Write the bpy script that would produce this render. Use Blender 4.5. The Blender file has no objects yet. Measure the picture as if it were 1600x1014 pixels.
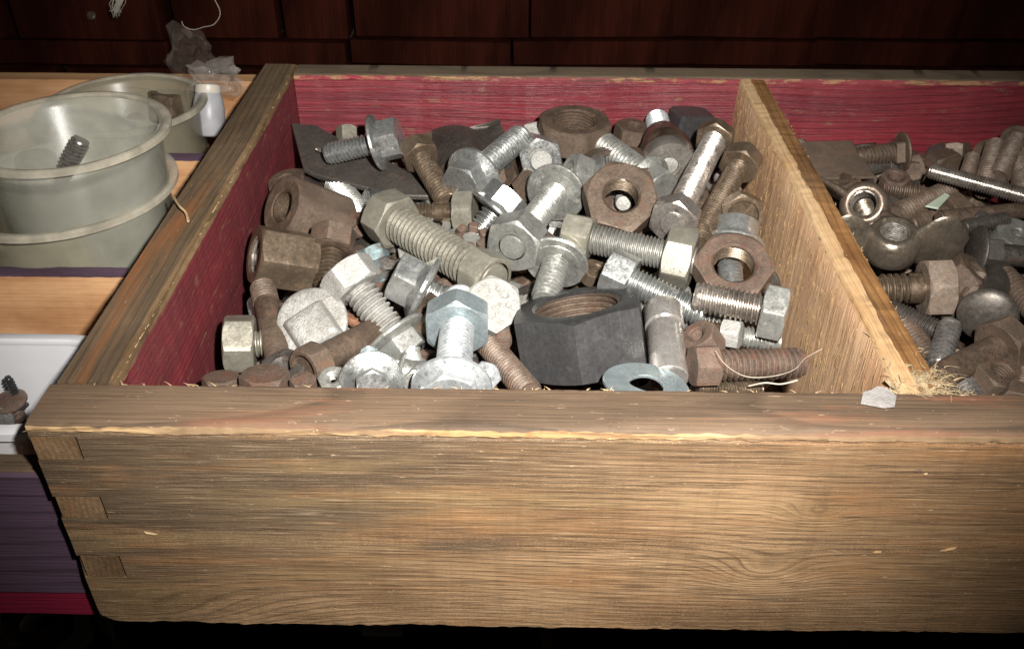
import bpy, bmesh, math, random
from mathutils import Vector, Matrix, noise as mnoise

random.seed(7)
SC = bpy.context.scene
COL = SC.collection
PI = math.pi

# ------------------------------------------------------------------ camera
H = 0.195                       # camera height above the rim of the tray, metres
FPX = 1440.0                    # focal length in pixels of a 1600 wide picture
yc = Vector((22.0, 1029.0, 1440.0)).normalized()
sl = 0.011
xc = Vector((1.0, -sl, (1029.0 * sl - 22.0) / 1440.0)).normalized()
zc = xc.cross(yc) * -1.0
zc = yc.cross(xc) if zc.y < 0 else zc
R_ = Vector((xc.x, yc.x, zc.x))
U_ = Vector((xc.y, yc.y, zc.y))
F_ = Vector((xc.z, yc.z, zc.z))
CAM = Vector((0.0, 0.0, H))
cd = bpy.data.cameras.new('camera')
cam = bpy.data.objects.new('camera', cd)
COL.objects.link(cam)
m = Matrix((R_, U_, -F_)).transposed().to_4x4()
m.translation = CAM
cam.matrix_world = m
cd.sensor_width = 36.0
cd.lens = 36.0 * FPX / 1600.0
cd.clip_start = 0.01
cd.clip_end = 50.0
cd.dof.use_dof = True
cd.dof.focus_distance = 0.335
cd.dof.aperture_fstop = 45.0
SC.camera = cam

# ------------------------------------------------------------------ world, flash, exposure
w = bpy.data.worlds.new('World')
SC.world = w
w.use_nodes = True
bg = w.node_tree.nodes['Background']
bg.inputs[0].default_value = (1.0, 0.92, 0.82, 1)
bg.inputs[1].default_value = 0.011
ld = bpy.data.lights.new('flash', 'SPOT')
ld.energy = 20.0
ld.color = (1.0, 0.965, 0.915)
ld.shadow_soft_size = 0.007
ld.spot_size = math.radians(82)
ld.spot_blend = 1.0
flash = bpy.data.objects.new('flash', ld)
COL.objects.link(flash)
FL = CAM + R_ * 0.042 + U_ * 0.045 - F_ * 0.0
aim = CAM + F_ * 0.40 + R_ * 0.005 + U_ * 0.055
flash.location = FL
flash.rotation_euler = (aim - FL).to_track_quat('-Z', 'Y').to_euler()
SC.view_settings.view_transform = 'Standard'
SC.view_settings.look = 'None'
SC.view_settings.exposure = 0.0
SC.view_settings.gamma = 1.0
SC.cycles.max_bounces = 6
SC.cycles.transparent_max_bounces = 12

# ------------------------------------------------------------------ pixel helpers: a photo point is turned into a place in the scene
def ray(u, v):
    return R_ * ((u - 800.0) / FPX) - U_ * ((v - 507.0) / FPX) + F_
S1 = 0.11 / 1.15
S0 = (-0.28 - S1 * 1.5) * H
def surf(y): return S0 + S1 * y
def at(u, v, h=0.0):            # h: centimetres above the mean surface of the heap
    d = ray(u, v)
    t = (S0 + h * 0.01 - H) / (d.z - S1 * d.y)
    return CAM + d * t
def at_z(u, v, z):
    d = ray(u, v)
    return CAM + d * ((z - H) / d.z)
def at_y(u, v, y):
    d = ray(u, v)
    return CAM + d * (y / d.y)
def depth(p): return (p - CAM).dot(F_)
def px(n, p): return n * depth(p) / FPX
def proj(p):
    q = p - CAM
    z = q.dot(F_)
    return (800 + FPX * q.dot(R_) / z, 507 - FPX * q.dot(U_) / z)
def camdir(r, u, t):            # right, up, towards the viewer
    return (R_ * r + U_ * u - F_ * t).normalized()

# ------------------------------------------------------------------ object helpers
def tag(o, label=None, cat=None, group=None, kind=None):
    if label: o['label'] = label
    if cat: o['category'] = cat
    if group: o['group'] = group
    if kind: o['kind'] = kind
    return o
def empty(name, mat):
    o = bpy.data.objects.new(name, None)
    o.empty_display_size = 0.01
    COL.objects.link(o)
    o.matrix_world = mat
    return o
def frame(z, p, roll=0.0):
    z = z.normalized()
    ref = U_ if abs(z.dot(U_)) < 0.9 else R_
    x = ref.cross(z).normalized()
    y = z.cross(x)
    c, s = math.cos(roll), math.sin(roll)
    x2 = x * c + y * s
    y2 = y * c - x * s
    m = Matrix((x2, y2, z)).transposed().to_4x4()
    m.translation = p
    return m
class MB:
    def __init__(s): s.v = []; s.f = []; s.m = []
    def add(s, v, f, mi=0):
        b = len(s.v)
        s.v += [tuple(q) for q in v]
        s.f += [tuple(i + b for i in g) for g in f]
        s.m += [mi] * len(f)
        return s
    def obj(s, name, mats, parent=None, mat=None, sharp=32, merge=1e-6, smooth=True):
        me = bpy.data.meshes.new(name)
        me.from_pydata(s.v, [], s.f)
        bm = bmesh.new(); bm.from_mesh(me)
        for i, f in enumerate(bm.faces): f.material_index = s.m[i]
        if merge: bmesh.ops.remove_doubles(bm, verts=bm.verts, dist=merge)
        bmesh.ops.dissolve_degenerate(bm, edges=bm.edges, dist=1e-7)
        bmesh.ops.recalc_face_normals(bm, faces=bm.faces)
        a = math.radians(sharp)
        for f in bm.faces: f.smooth = smooth
        for e in bm.edges:
            if len(e.link_faces) == 2: e.smooth = e.calc_face_angle(0) < a
        bm.to_mesh(me); bm.free()
        for q in (mats if isinstance(mats, (list, tuple)) else [mats]): me.materials.append(q)
        o = bpy.data.objects.new(name, me)
        COL.objects.link(o)
        if parent is not None: o.parent = parent
        if mat is not None: o.matrix_world = mat
        return o
def rings_mesh(rings, close0=True, close1=True, loop=False):
    n = len(rings[0]); v = [p for r in rings for p in r]; f = []
    k = len(rings)
    for i in range(k if loop else k - 1):
        for j in range(n):
            a = i * n + j; b = i * n + (j + 1) % n; i2 = (i + 1) % k
            f.append((a, b, i2 * n + (j + 1) % n, i2 * n + j))
    if not loop:
        if close0:
            c = len(v); r = rings[0]; v.append(tuple(sum(q[t] for q in r) / n for t in range(3)))
            f += [(c, (j + 1) % n, j) for j in range(n)]
        if close1:
            c = len(v); r = rings[-1]; v.append(tuple(sum(q[t] for q in r) / n for t in range(3)))
            b = (k - 1) * n
            f += [(c, b + j, b + (j + 1) % n) for j in range(n)]
    return v, f
def lathe(prof, seg=40, c0=True, c1=True, loop=False):
    return rings_mesh([[(r * math.cos(2 * PI * j / seg), r * math.sin(2 * PI * j / seg), z) for j in range(seg)] for r, z in prof], c0, c1, loop)
def hexr(th, af, cut=0.982, n=6):
    a = 2 * PI / n
    t = (th + a / 2) % a - a / 2
    return min(af / 2 / math.cos(t), af / 2 / math.cos(a / 2) * cut)
def hexa(af, z0, z1, ch0=True, ch1=True, hole=0.0, recess=None, seg=60, n=6, slope=0.58, closed0=True, cut=0.982):
    """polygonal head or nut whose ends are turned to a cone, which leaves the curved edges of a real one"""
    rc = af / 2 * 0.97
    ths = [2 * PI * j / seg for j in range(seg)]
    def ring(r, z): return [(r * math.cos(t), r * math.sin(t), z) for t in ths]
    rr = []
    if hole: rr.append(ring(hole, z0))
    if ch0:
        rr.append(ring(rc, z0))
        rr.append([(hexr(t, af, cut, n) * math.cos(t), hexr(t, af, cut, n) * math.sin(t), z0 + max(0, hexr(t, af, cut, n) - rc) * slope) for t in ths])
    else:
        rr.append([(hexr(t, af, cut, n) * math.cos(t), hexr(t, af, cut, n) * math.sin(t), z0) for t in ths])
    if ch1:
        rr.append([(hexr(t, af, cut, n) * math.cos(t), hexr(t, af, cut, n) * math.sin(t), z1 - max(0, hexr(t, af, cut, n) - rc) * slope) for t in ths])
        rr.append(ring(rc, z1))
    else:
        rr.append([(hexr(t, af, cut, n) * math.cos(t), hexr(t, af, cut, n) * math.sin(t), z1) for t in ths])
    if recess:
        for (fr, dz) in recess: rr.append(ring(af / 2 * fr, z1 + dz * af))
    if hole: rr.append(ring(hole, z1))
    return rings_mesh(rr, close0=not hole, close1=not hole)
def thread(r, pitch, z0, z1, seg=26, dep=None, inner=False, taper0=True, taper1=True, cap0=True, cap1=True):
    """a real helical ridge round a rod, or round the wall of a hole when inner"""
    dep = dep if dep else pitch * 0.5
    rc, rt = (r, r - dep) if not inner else (r, r + dep)
    rad = [rc, rc, rt, rt]; fr = [0.0, 0.16, 0.46, 0.70]
    k0 = 4 * (math.floor(z0 / pitch) - 2); k1 = 4 * (math.ceil(z1 / pitch) + 1)
    def end_r(z, rr):
        lim = rr
        if inner: return rr
        if taper0 and z - z0 < pitch * 1.1: lim = min(lim, rt + (z - z0) * (rc - rt) / (pitch * 1.1))
        if taper1 and z1 - z < pitch * 1.1: lim = min(lim, rt + (z1 - z) * (rc - rt) / (pitch * 1.1))
        if z <= z0 or z >= z1: lim = rt
        return lim
    v = []; nk = k1 - k0 + 1; f = []; zz = []
    for k in range(nk):
        q = k0 + k
        for j in range(seg + 1):
            th = 2 * PI * j / seg
            z = (math.floor(q / 4) + fr[q % 4] + j / seg) * pitch
            z = min(max(z, z0), z1)
            rr = end_r(z, rad[q % 4])
            if inner and (z <= z0 or z >= z1): rr = rt
            v.append((rr * math.cos(th), rr * math.sin(th), z)); zz.append(z)
    w_ = seg + 1
    for k in range(nk - 1):
        for j in range(seg):
            g = (k * w_ + j, k * w_ + j + 1, (k + 1) * w_ + j + 1, (k + 1) * w_ + j)
            zs = [zz[i] for i in g]
            if max(zs) - min(zs) < 1e-9: continue
            f.append(g)
    if not inner:
        for z, on, nrm in ((z0, cap0, -1), (z1, cap1, 1)):
            if not on: continue
            b = len(v)
            v.append((0, 0, z + nrm * 0.0001))
            for j in range(seg): v.append((rt * math.cos(2 * PI * j / seg), rt * math.sin(2 * PI * j / seg), z))
            f += [(b, b + 1 + j, b + 1 + (j + 1) % seg) for j in range(seg)]
    return v, f
def tube(pts, r, seg=6, taper=None):
    v = []; f = []; n = len(pts); rings = []
    for i, p in enumerate(pts):
        d = (Vector(pts[min(i + 1, n - 1)]) - Vector(pts[max(i - 1, 0)]))
        d = d.normalized() if d.length > 1e-9 else Vector((0, 0, 1))
        a = d.orthogonal().normalized() if i == 0 else (pa - d * pa.dot(d)).normalized()
        pa = a; b = d.cross(a)
        rr = r * (taper(i / (n - 1)) if taper else 1)
        rings.append([tuple(Vector(p) + (a * math.cos(2 * PI * j / seg) + b * math.sin(2 * PI * j / seg)) * rr) for j in range(seg)])
    return rings_mesh(rings)
def xf(vf, mat):
    return [tuple(mat @ Vector(p)) for p in vf[0]], vf[1]
def rbox(sx, sy, sz, r, n=3):
    """box with rounded vertical edges and small top and bottom rounds, centred"""
    def rr(ax, ay, rad, z):
        o = []
        for cx, cy, a0 in ((1, 1, 0), (-1, 1, 90), (-1, -1, 180), (1, -1, 270)):
            for i in range(n + 1):
                a = math.radians(a0 + 90 * i / n)
                o.append((cx * (ax - rad) + rad * math.cos(a), cy * (ay - rad) + rad * math.sin(a), z))
        return o
    e = r * 0.5
    return rings_mesh([rr(sx / 2 - e, sy / 2 - e, max(r - e, 1e-5), -sz / 2), rr(sx / 2, sy / 2, r, -sz / 2 + e),
                       rr(sx / 2, sy / 2, r, sz / 2 - e), rr(sx / 2 - e, sy / 2 - e, max(r - e, 1e-5), sz / 2)])

# ------------------------------------------------------------------ materials
def nt(name):
    m = bpy.data.materials.new(name); m.use_nodes = True
    t = m.node_tree
    return m, t, t.nodes['Principled BSDF']
def N(t, kind, **kw):
    n = t.nodes.new(kind)
    for k, v in kw.items():
        if k == 'ins':
            for a, b in v.items():
                if isinstance(b, bpy.types.NodeSocket): t.links.new(b, n.inputs[a])
                else: n.inputs[a].default_value = b
        else: setattr(n, k, v)
    return n
def mth(t, op, a, b=None, c=None, clamp=False):
    n = t.nodes.new('ShaderNodeMath'); n.operation = op; n.use_clamp = clamp
    for i, q in enumerate((a, b, c)):
        if q is None: continue
        if isinstance(q, bpy.types.NodeSocket): t.links.new(q, n.inputs[i])
        else: n.inputs[i].default_value = q
    return n.outputs[0]
def mix(t, f, a, b, mode='MIX'):
    n = t.nodes.new('ShaderNodeMix'); n.data_type = 'RGBA'; n.blend_type = mode
    for i, q in ((0, f), (6, a), (7, b)):
        if isinstance(q, bpy.types.NodeSocket): t.links.new(q, n.inputs[i])
        elif i == 0: n.inputs[0].default_value = q
        else: n.inputs[i].default_value = (*q[:3], 1)
    return n.outputs[2]
def ramp(t, f, stops, interp='LINEAR'):
    n = t.nodes.new('ShaderNodeValToRGB'); n.color_ramp.interpolation = interp
    el = n.color_ramp.elements
    while len(el) < len(stops): el.new(0.5)
    for e, (p, c) in zip(el, stops):
        e.position = p
        e.color = (c, c, c, 1) if isinstance(c, (int, float)) else (*c[:3], 1)
    t.links.new(f, n.inputs[0])
    return n.outputs[0]
def noise(t, vec, scale, detail=4, rough=0.55, dist=0.0, w=None):
    n = t.nodes.new('ShaderNodeTexNoise')
    n.noise_dimensions = '4D' if w is not None else '3D'
    t.links.new(vec, n.inputs['Vector'])
    n.inputs['Scale'].default_value = scale; n.inputs['Detail'].default_value = detail
    n.inputs['Roughness'].default_value = rough; n.inputs['Distortion'].default_value = dist
    if w is not None: t.links.new(w, n.inputs['W'])
    return n.outputs[0]
def mapping(t, vec, sc):
    n = t.nodes.new('ShaderNodeVectorMath'); n.operation = 'MULTIPLY'
    t.links.new(vec, n.inputs[0]); n.inputs[1].default_value = sc
    return n.outputs[0]
def metal(name, c1, c2, rough=0.45, met=0.5, rust=0.0, rustc=(0.16, 0.05, 0.02), bump=0.15, grime=0.5, patch=90.0, grimec=(0.06, 0.048, 0.036), wearamt=0.6, speck=1.0, scratch=0.0):
    m, t, b = nt(name)
    co = N(t, 'ShaderNodeTexCoord').outputs['Object']
    oi = N(t, 'ShaderNodeObjectInfo').outputs['Random']
    wv = mth(t, 'MULTIPLY', oi, 37.0)
    n1 = noise(t, co, patch, 5, 0.6, 0.4, wv)
    n2 = noise(t, co, patch * 9, 4, 0.7, 0, wv)
    n3 = noise(t, co, patch * 28, 2, 0.5, 0, wv)
    col = mix(t, ramp(t, n1, [(0.35, 0.0), (0.65, 1.0)]), c1, c2)
    n5 = noise(t, co, patch * 3.2, 6, 0.7, 0.8, mth(t, 'ADD', wv, 5.0))
    col = mix(t, ramp(t, n2, [(0.34, 0.6 * speck), (0.54, 0.0)]), col, tuple(q * 0.5 for q in c2))
    col = mix(t, ramp(t, n5, [(0.34, 0.75 * wearamt), (0.47, 0.0)]), col, grimec)
    col = mix(t, ramp(t, n5, [(0.55, 0.0), (0.66, 0.55)]), col, tuple(min(1, q * 1.22 + 0.02) for q in c1))
    col = mix(t, ramp(t, n3, [(0.62, 0.0), (0.74, 0.45 * speck)]), col, tuple(min(1, q * 1.5 + 0.05) for q in c1))
    if scratch:
        sc_ = noise(t, mapping(t, co, (1, 1, 0.05)), 1400, 2, 0.6)
        col = mix(t, ramp(t, sc_, [(0.58, 0.0), (0.68, scratch)]), col, tuple(q * 2.4 + 0.02 for q in c1))
        sp_ = noise(t, co, 420, 4, 0.75)
        col = mix(t, ramp(t, sp_, [(0.60, 0.0), (0.66, scratch)]), col, tuple(q * 2.0 + 0.02 for q in c1))
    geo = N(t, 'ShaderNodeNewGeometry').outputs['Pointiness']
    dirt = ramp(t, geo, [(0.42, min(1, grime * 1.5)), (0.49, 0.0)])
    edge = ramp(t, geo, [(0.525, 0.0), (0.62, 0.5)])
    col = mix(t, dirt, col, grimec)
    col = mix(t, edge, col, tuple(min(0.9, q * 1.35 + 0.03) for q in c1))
    if rust > 0:
        n4 = noise(t, co, patch * 1.6, 7, 0.68, 0.6, mth(t, 'ADD', wv, 11.0))
        rm = ramp(t, n4, [(max(0.0, 0.66 - rust * 0.35), 0.0), (min(1.0, 0.74 - rust * 0.2), 1.0)])
        col = mix(t, mth(t, 'MULTIPLY', rm, min(1.0, 0.55 + rust * 0.4)), col, mix(t, n2, rustc, tuple(q * 0.45 for q in rustc)))
        b_met = mth(t, 'MULTIPLY', mth(t, 'SUBTRACT', 1.0, rm), met)
        t.links.new(b_met, b.inputs['Metallic'])
        rg = mth(t, 'ADD', rough, mth(t, 'MULTIPLY', rm, 0.3))
    else:
        b.inputs['Metallic'].default_value = met
        rg = rough
    t.links.new(col, b.inputs['Base Color'])
    t.links.new(mth(t, 'ADD', rg, mth(t, 'ADD', mth(t, 'MULTIPLY', mth(t, 'SUBTRACT', n2, 0.5), 0.5), mth(t, 'MULTIPLY', mth(t, 'SUBTRACT', n5, 0.5), 0.5)), clamp=True), b.inputs['Roughness'])
    bp = N(t, 'ShaderNodeBump', ins={'Strength': bump, 'Distance': 0.0006, 'Height': mth(t, 'ADD', n2, mth(t, 'MULTIPLY', n1, 0.8))})
    t.links.new(bp.outputs[0], b.inputs['Normal'])
    return m
M = {}
M['zinc'] = metal('bright_zinc', (0.57, 0.58, 0.56), (0.38, 0.39, 0.38), 0.31, 0.82, 0.06, (0.16, 0.11, 0.07), grime=0.8, bump=0.14, wearamt=0.5, speck=0.35)
M['galv'] = metal('galvanised_steel', (0.49, 0.49, 0.455), (0.32, 0.32, 0.29), 0.36, 0.7, 0.16, (0.17, 0.12, 0.075), bump=0.28, grime=0.85, wearamt=0.6, speck=0.45)
M['rough'] = metal('rough_galvanised', (0.47, 0.46, 0.43), (0.28, 0.27, 0.245), 0.5, 0.35, 0.14, (0.22, 0.16, 0.10), bump=0.9, patch=140, grime=0.85, wearamt=0.7, speck=0.8)
M['white'] = metal('white_zinc_bloom', (0.53, 0.55, 0.55), (0.34, 0.37, 0.385), 0.36, 0.55, 0.04, (0.2, 0.15, 0.12), bump=0.3, grime=0.9, wearamt=0.6, speck=0.6)
M['blue'] = metal('bluish_zinc', (0.52, 0.60, 0.62), (0.36, 0.44, 0.46), 0.28, 0.7, 0.0, wearamt=0.3, speck=0.3, bump=0.1)
M['dull'] = metal('dull_grey_zinc', (0.36, 0.355, 0.325), (0.23, 0.225, 0.20), 0.42, 0.55, 0.12, (0.14, 0.09, 0.05), bump=0.3, grime=0.7, wearamt=0.5, speck=0.5)
M['olive'] = metal('olive_passivated', (0.33, 0.31, 0.25), (0.215, 0.20, 0.16), 0.42, 0.5, 0.14, (0.14, 0.09, 0.04), bump=0.2, grime=0.7, wearamt=0.55, speck=0.45)
M['steel'] = metal('worn_steel', (0.54, 0.50, 0.45), (0.33, 0.28, 0.235), 0.28, 0.78, 0.2, (0.12, 0.06, 0.03), wearamt=0.7, speck=0.6)
M['bronze'] = metal('brown_oiled_steel', (0.21, 0.155, 0.105), (0.10, 0.07, 0.045), 0.36, 0.6, 0.25, (0.11, 0.055, 0.03), grime=0.7, speck=0.7)
M['brown'] = metal('brown_rusted_steel', (0.165, 0.118, 0.085), (0.085, 0.058, 0.041), 0.5, 0.35, 0.40, (0.17, 0.082, 0.042), bump=0.4)
M['rust'] = metal('red_rust', (0.165, 0.112, 0.08), (0.082, 0.055, 0.042), 0.6, 0.2, 0.42, (0.19, 0.06, 0.03), bump=0.7, patch=130, wearamt=0.9)
M['dark'] = metal('dark_oxide_steel', (0.098, 0.085, 0.074), (0.055, 0.047, 0.040), 0.46, 0.4, 0.26, (0.13, 0.06, 0.03), bump=0.4, scratch=0.25)
M['black'] = metal('black_oxide', (0.066, 0.064, 0.064), (0.038, 0.038, 0.039), 0.36, 0.4, 0.12, (0.10, 0.055, 0.035), bump=0.4, patch=60, grimec=(0.02,0.018,0.016), scratch=0.22)
M['teal'] = metal('blue_painted_steel', (0.17, 0.27, 0.29), (0.11, 0.17, 0.19), 0.5, 0.1, 0.75, (0.13, 0.08, 0.05))
M['copper'] = metal('copper_strands', (0.42, 0.22, 0.14), (0.30, 0.15, 0.09), 0.45, 0.6)
M['brass'] = metal('dull_brass', (0.40, 0.30, 0.12), (0.25, 0.18, 0.07), 0.4, 0.6, 0.1)

def wood(name, cols, axis='x', line=1.0, stain=None, pale=None, paint=None, at_=(0.52, 0.68), bump=0.5, rough=0.7, wear=0.5, period=0.34, amber=None, spec=0.3, dirt=False):
    """long-grained timber in centimetres: growth lines, pores, stains and pale scratches; paint lets some of it through"""
    m, t, b = nt(name)
    co = mapping(t, N(t, 'ShaderNodeTexCoord').outputs['Object'], (100, 100, 100))
    g = {'x': (0.018, 1, 1), 'y': (1, 0.018, 1), 'z': (1, 1, 0.018)}[axis]
    lg = mapping(t, co, g)
    bend = noise(t, mapping(t, co, tuple(0.5 if q < 1 else 1 for q in g)), 0.10, 1)
    bandv = N(t, 'ShaderNodeVectorMath', operation='ADD')
    t.links.new(lg, bandv.inputs[0])
    cb = N(t, 'ShaderNodeCombineXYZ')
    bo = mth(t, 'MULTIPLY', bend, 2.2)
    for i in range(3): t.links.new(bo, cb.inputs[i])
    t.links.new(cb.outputs[0], bandv.inputs[1])
    if dirt:
        s0 = N(t, 'ShaderNodeSeparateXYZ', ins={0: co})
        tot = None
        for (kx, kz, rx, rz, am) in ((3.9, 3.35, 1.6, 0.9, 1.0), (-18.5, 0.3, 5.0, 1.6, 1.6), (5.2, 6.4, 1.0, 0.5, 0.7)):
            ex = mth(t, 'MULTIPLY', mth(t, 'SUBTRACT', s0.outputs[0], kx), 1 / rx); ez = mth(t, 'MULTIPLY', mth(t, 'SUBTRACT', s0.outputs[2], kz), 1 / rz)
            gq = mth(t, 'MULTIPLY', mth(t, 'EXPONENT', mth(t, 'MULTIPLY', mth(t, 'ADD', mth(t, 'MULTIPLY', ex, ex), mth(t, 'MULTIPLY', ez, ez)), -1.0)), am)
            tot = gq if tot is None else mth(t, 'ADD', tot, gq)
        b2_ = N(t, 'ShaderNodeVectorMath', operation='ADD'); t.links.new(bandv.outputs[0], b2_.inputs[0])
        c2_ = N(t, 'ShaderNodeCombineXYZ', ins={2: tot}); t.links.new(c2_.outputs[0], b2_.inputs[1])
        bandv = b2_
        l2_ = N(t, 'ShaderNodeVectorMath', operation='ADD'); t.links.new(lg, l2_.inputs[0]); t.links.new(c2_.outputs[0], l2_.inputs[1])
        lg = l2_.outputs[0]
    wv = t.nodes.new('ShaderNodeTexWave'); wv.wave_type = 'BANDS'
    wv.bands_direction = {'x': 'Z', 'y': 'X', 'z': 'X'}[axis] if paint is None else {'x': 'Z', 'y': 'Z', 'z': 'X'}[axis]
    wv.wave_profile = 'SAW'
    t.links.new(bandv.outputs[0], wv.inputs['Vector'])
    wv.inputs['Scale'].default_value = 0.314 / period
    wv.inputs['Distortion'].default_value = 2.2; wv.inputs['Detail'].default_value = 4
    wv.inputs['Detail Scale'].default_value = 0.7
    rings = wv.outputs[1] if len(wv.outputs) > 1 else wv.outputs[0]
    fine = noise(t, lg, 9.0, 4, 0.65)
    pores = noise(t, mapping(t, co, tuple(q * (1.6 if q < 1 else 1) for q in g)), 14.0, 4, 0.65)
    big = noise(t, mapping(t, co, tuple(0.30 if q < 1 else 1 for q in g)), 0.30, 4, 0.55, 0.3)
    big2 = noise(t, mapping(t, co, tuple(0.13 if q < 1 else 1 for q in g)), 0.7, 6, 0.62, 0.5)
    c = mix(t, ramp(t, fine, [(0.32, 0.0), (0.68, 1.0)]), cols[0], cols[1])
    c = mix(t, mth(t, 'MULTIPLY', ramp(t, rings, [(0.0, 0.0), (0.7, 0.15), (0.93, 1.0), (1.0, 0.2)]), 0.75 * line), c, cols[2])
    c = mix(t, ramp(t, pores, [(0.30, 0.55 * line), (0.46, 0.0)]), c, tuple(q * 0.5 for q in cols[2]))
    if stain: c = mix(t, ramp(t, big, [(0.40, 0.85), (0.60, 0.0)]), c, stain, 'MIX' if paint else 'MULTIPLY')
    if dirt:      # old hand grime plus painted uneven light: heaviest along the upper left, thinner elsewhere
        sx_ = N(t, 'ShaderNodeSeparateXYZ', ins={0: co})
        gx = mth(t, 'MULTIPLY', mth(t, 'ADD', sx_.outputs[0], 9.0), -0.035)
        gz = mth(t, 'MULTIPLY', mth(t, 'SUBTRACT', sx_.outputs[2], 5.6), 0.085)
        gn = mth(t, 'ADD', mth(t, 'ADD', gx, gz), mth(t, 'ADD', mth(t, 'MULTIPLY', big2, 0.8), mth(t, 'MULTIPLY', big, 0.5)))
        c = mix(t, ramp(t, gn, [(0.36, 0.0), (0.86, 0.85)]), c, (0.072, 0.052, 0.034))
        rt = mth(t, 'ADD', mth(t, 'MULTIPLY', mth(t, 'SUBTRACT', sx_.outputs[0], 4.0), 0.075), mth(t, 'MULTIPLY', big2, 0.9))  # painted falloff: right end darkened and warmed as if farther from the flash
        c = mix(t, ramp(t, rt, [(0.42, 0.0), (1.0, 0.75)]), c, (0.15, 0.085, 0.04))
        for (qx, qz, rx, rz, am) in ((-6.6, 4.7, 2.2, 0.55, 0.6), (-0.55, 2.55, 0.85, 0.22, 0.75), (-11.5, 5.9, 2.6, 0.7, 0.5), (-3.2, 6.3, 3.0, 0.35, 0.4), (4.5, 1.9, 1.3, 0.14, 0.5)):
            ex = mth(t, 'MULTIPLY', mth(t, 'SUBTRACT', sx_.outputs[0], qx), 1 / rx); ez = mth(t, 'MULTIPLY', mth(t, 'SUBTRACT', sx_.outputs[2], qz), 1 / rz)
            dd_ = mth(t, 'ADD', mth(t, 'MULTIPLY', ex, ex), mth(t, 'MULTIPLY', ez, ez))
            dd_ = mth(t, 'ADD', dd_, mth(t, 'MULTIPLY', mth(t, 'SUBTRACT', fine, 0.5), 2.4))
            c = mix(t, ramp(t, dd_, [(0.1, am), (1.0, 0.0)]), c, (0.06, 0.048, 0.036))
        gold = noise(t, mapping(t, co, (0.12, 1, 1)), 0.55, 3, 0.5)
        c = mix(t, mth(t, 'MULTIPLY', ramp(t, gold, [(0.52, 0.0), (0.72, 1.0)]), 0.5), c, (0.40, 0.27, 0.12))
    if amber: c = mix(t, ramp(t, big2, [(at_[0], 0.0), (at_[1], 0.75)]), c, amber)
    if paint:
        pm = noise(t, mapping(t, co, tuple(0.35 if q < 1 else 1 for q in g)), 2.2, 6, 0.7)
        pc = mix(t, ramp(t, big2, [(0.35, 0.0), (0.65, 1.0)]), paint[0], paint[1])
        pc = mix(t, mth(t, 'MULTIPLY', ramp(t, rings, [(0.0, 0.0), (0.72, 0.1), (0.94, 1.0), (1.0, 0.2)]), 0.55 * line), pc, tuple(q * 0.28 for q in paint[1]))
        pc = mix(t, ramp(t, pores, [(0.32, 0.45), (0.46, 0.0)]), pc, tuple(q * 0.35 for q in paint[1]))
        c = mix(t, ramp(t, pm, [(0.69 - 0.1 * wear, 0.0), (0.74 - 0.08 * wear, 0.8)]), pc, c)
    if dirt:
        ch = noise(t, mapping(t, co, (1.6, 1, 0.10)), 1.6, 3, 0.6)
        c = mix(t, ramp(t, ch, [(0.38, 0.14), (0.5, 0.0)]), c, cols[2])
        hair = noise(t, mapping(t, co, (0.022, 1, 1)), 26.0, 2, 0.5)
        c = mix(t, ramp(t, hair, [(0.34, 0.75), (0.43, 0.0)]), c, tuple(q * 0.6 for q in cols[2]))
        c = mix(t, ramp(t, hair, [(0.60, 0.0), (0.72, 0.30)]), c, pale)
        iso = noise(t, co, 30.0, 2, 0.6)
        c = mix(t, ramp(t, iso, [(0.34, 0.5), (0.47, 0.0)]), c, cols[2])
        c = mix(t, ramp(t, iso, [(0.58, 0.0), (0.72, 0.35)]), c, pale)
    if pale:
        sp = noise(t, mapping(t, co, tuple(0.22 if q < 1 else 1 for q in g)), 7.0, 5, 0.7)
        c = mix(t, ramp(t, sp, [(0.64, 0.0), (0.72, 0.75)]), c, pale)
        dust = noise(t, co, 9.0, 3, 0.6)
        c = mix(t, ramp(t, dust, [(0.69, 0.0), (0.75, 0.55)]), c, pale)
    t.links.new(c, b.inputs['Base Color'])
    b.inputs['Roughness'].default_value = rough
    b.inputs['Specular IOR Level'].default_value = spec
    hgt = mth(t, 'ADD', mth(t, 'MULTIPLY', rings, -0.6), mth(t, 'ADD', fine, mth(t, 'MULTIPLY', pores, 0.8)))
    bp = N(t, 'ShaderNodeBump', ins={'Strength': bump, 'Distance': 0.0007, 'Height': hgt})
    t.links.new(bp.outputs[0], b.inputs['Normal'])
    return m
W = {}
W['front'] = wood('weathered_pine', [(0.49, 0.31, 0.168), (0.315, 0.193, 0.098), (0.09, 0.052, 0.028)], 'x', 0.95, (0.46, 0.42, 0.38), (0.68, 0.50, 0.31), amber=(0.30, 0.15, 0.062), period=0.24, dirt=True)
W['rim'] = wood('grimy_rim', [(0.20, 0.13, 0.08), (0.13, 0.087, 0.056), (0.062, 0.042, 0.028)], 'x', 0.8, (0.5, 0.5, 0.5), (0.50, 0.37, 0.25), amber=(0.24, 0.095, 0.052), at_=(0.54, 0.70))
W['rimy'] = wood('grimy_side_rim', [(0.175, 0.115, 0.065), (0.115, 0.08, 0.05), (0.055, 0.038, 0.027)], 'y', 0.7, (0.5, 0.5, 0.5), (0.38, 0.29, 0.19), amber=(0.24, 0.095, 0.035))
W['back'] = wood('dusty_back_rim', [(0.165, 0.12, 0.078), (0.12, 0.088, 0.058), (0.06, 0.042, 0.028)], 'x', 0.6, None, (0.32, 0.24, 0.15), rough=0.9)
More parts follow.
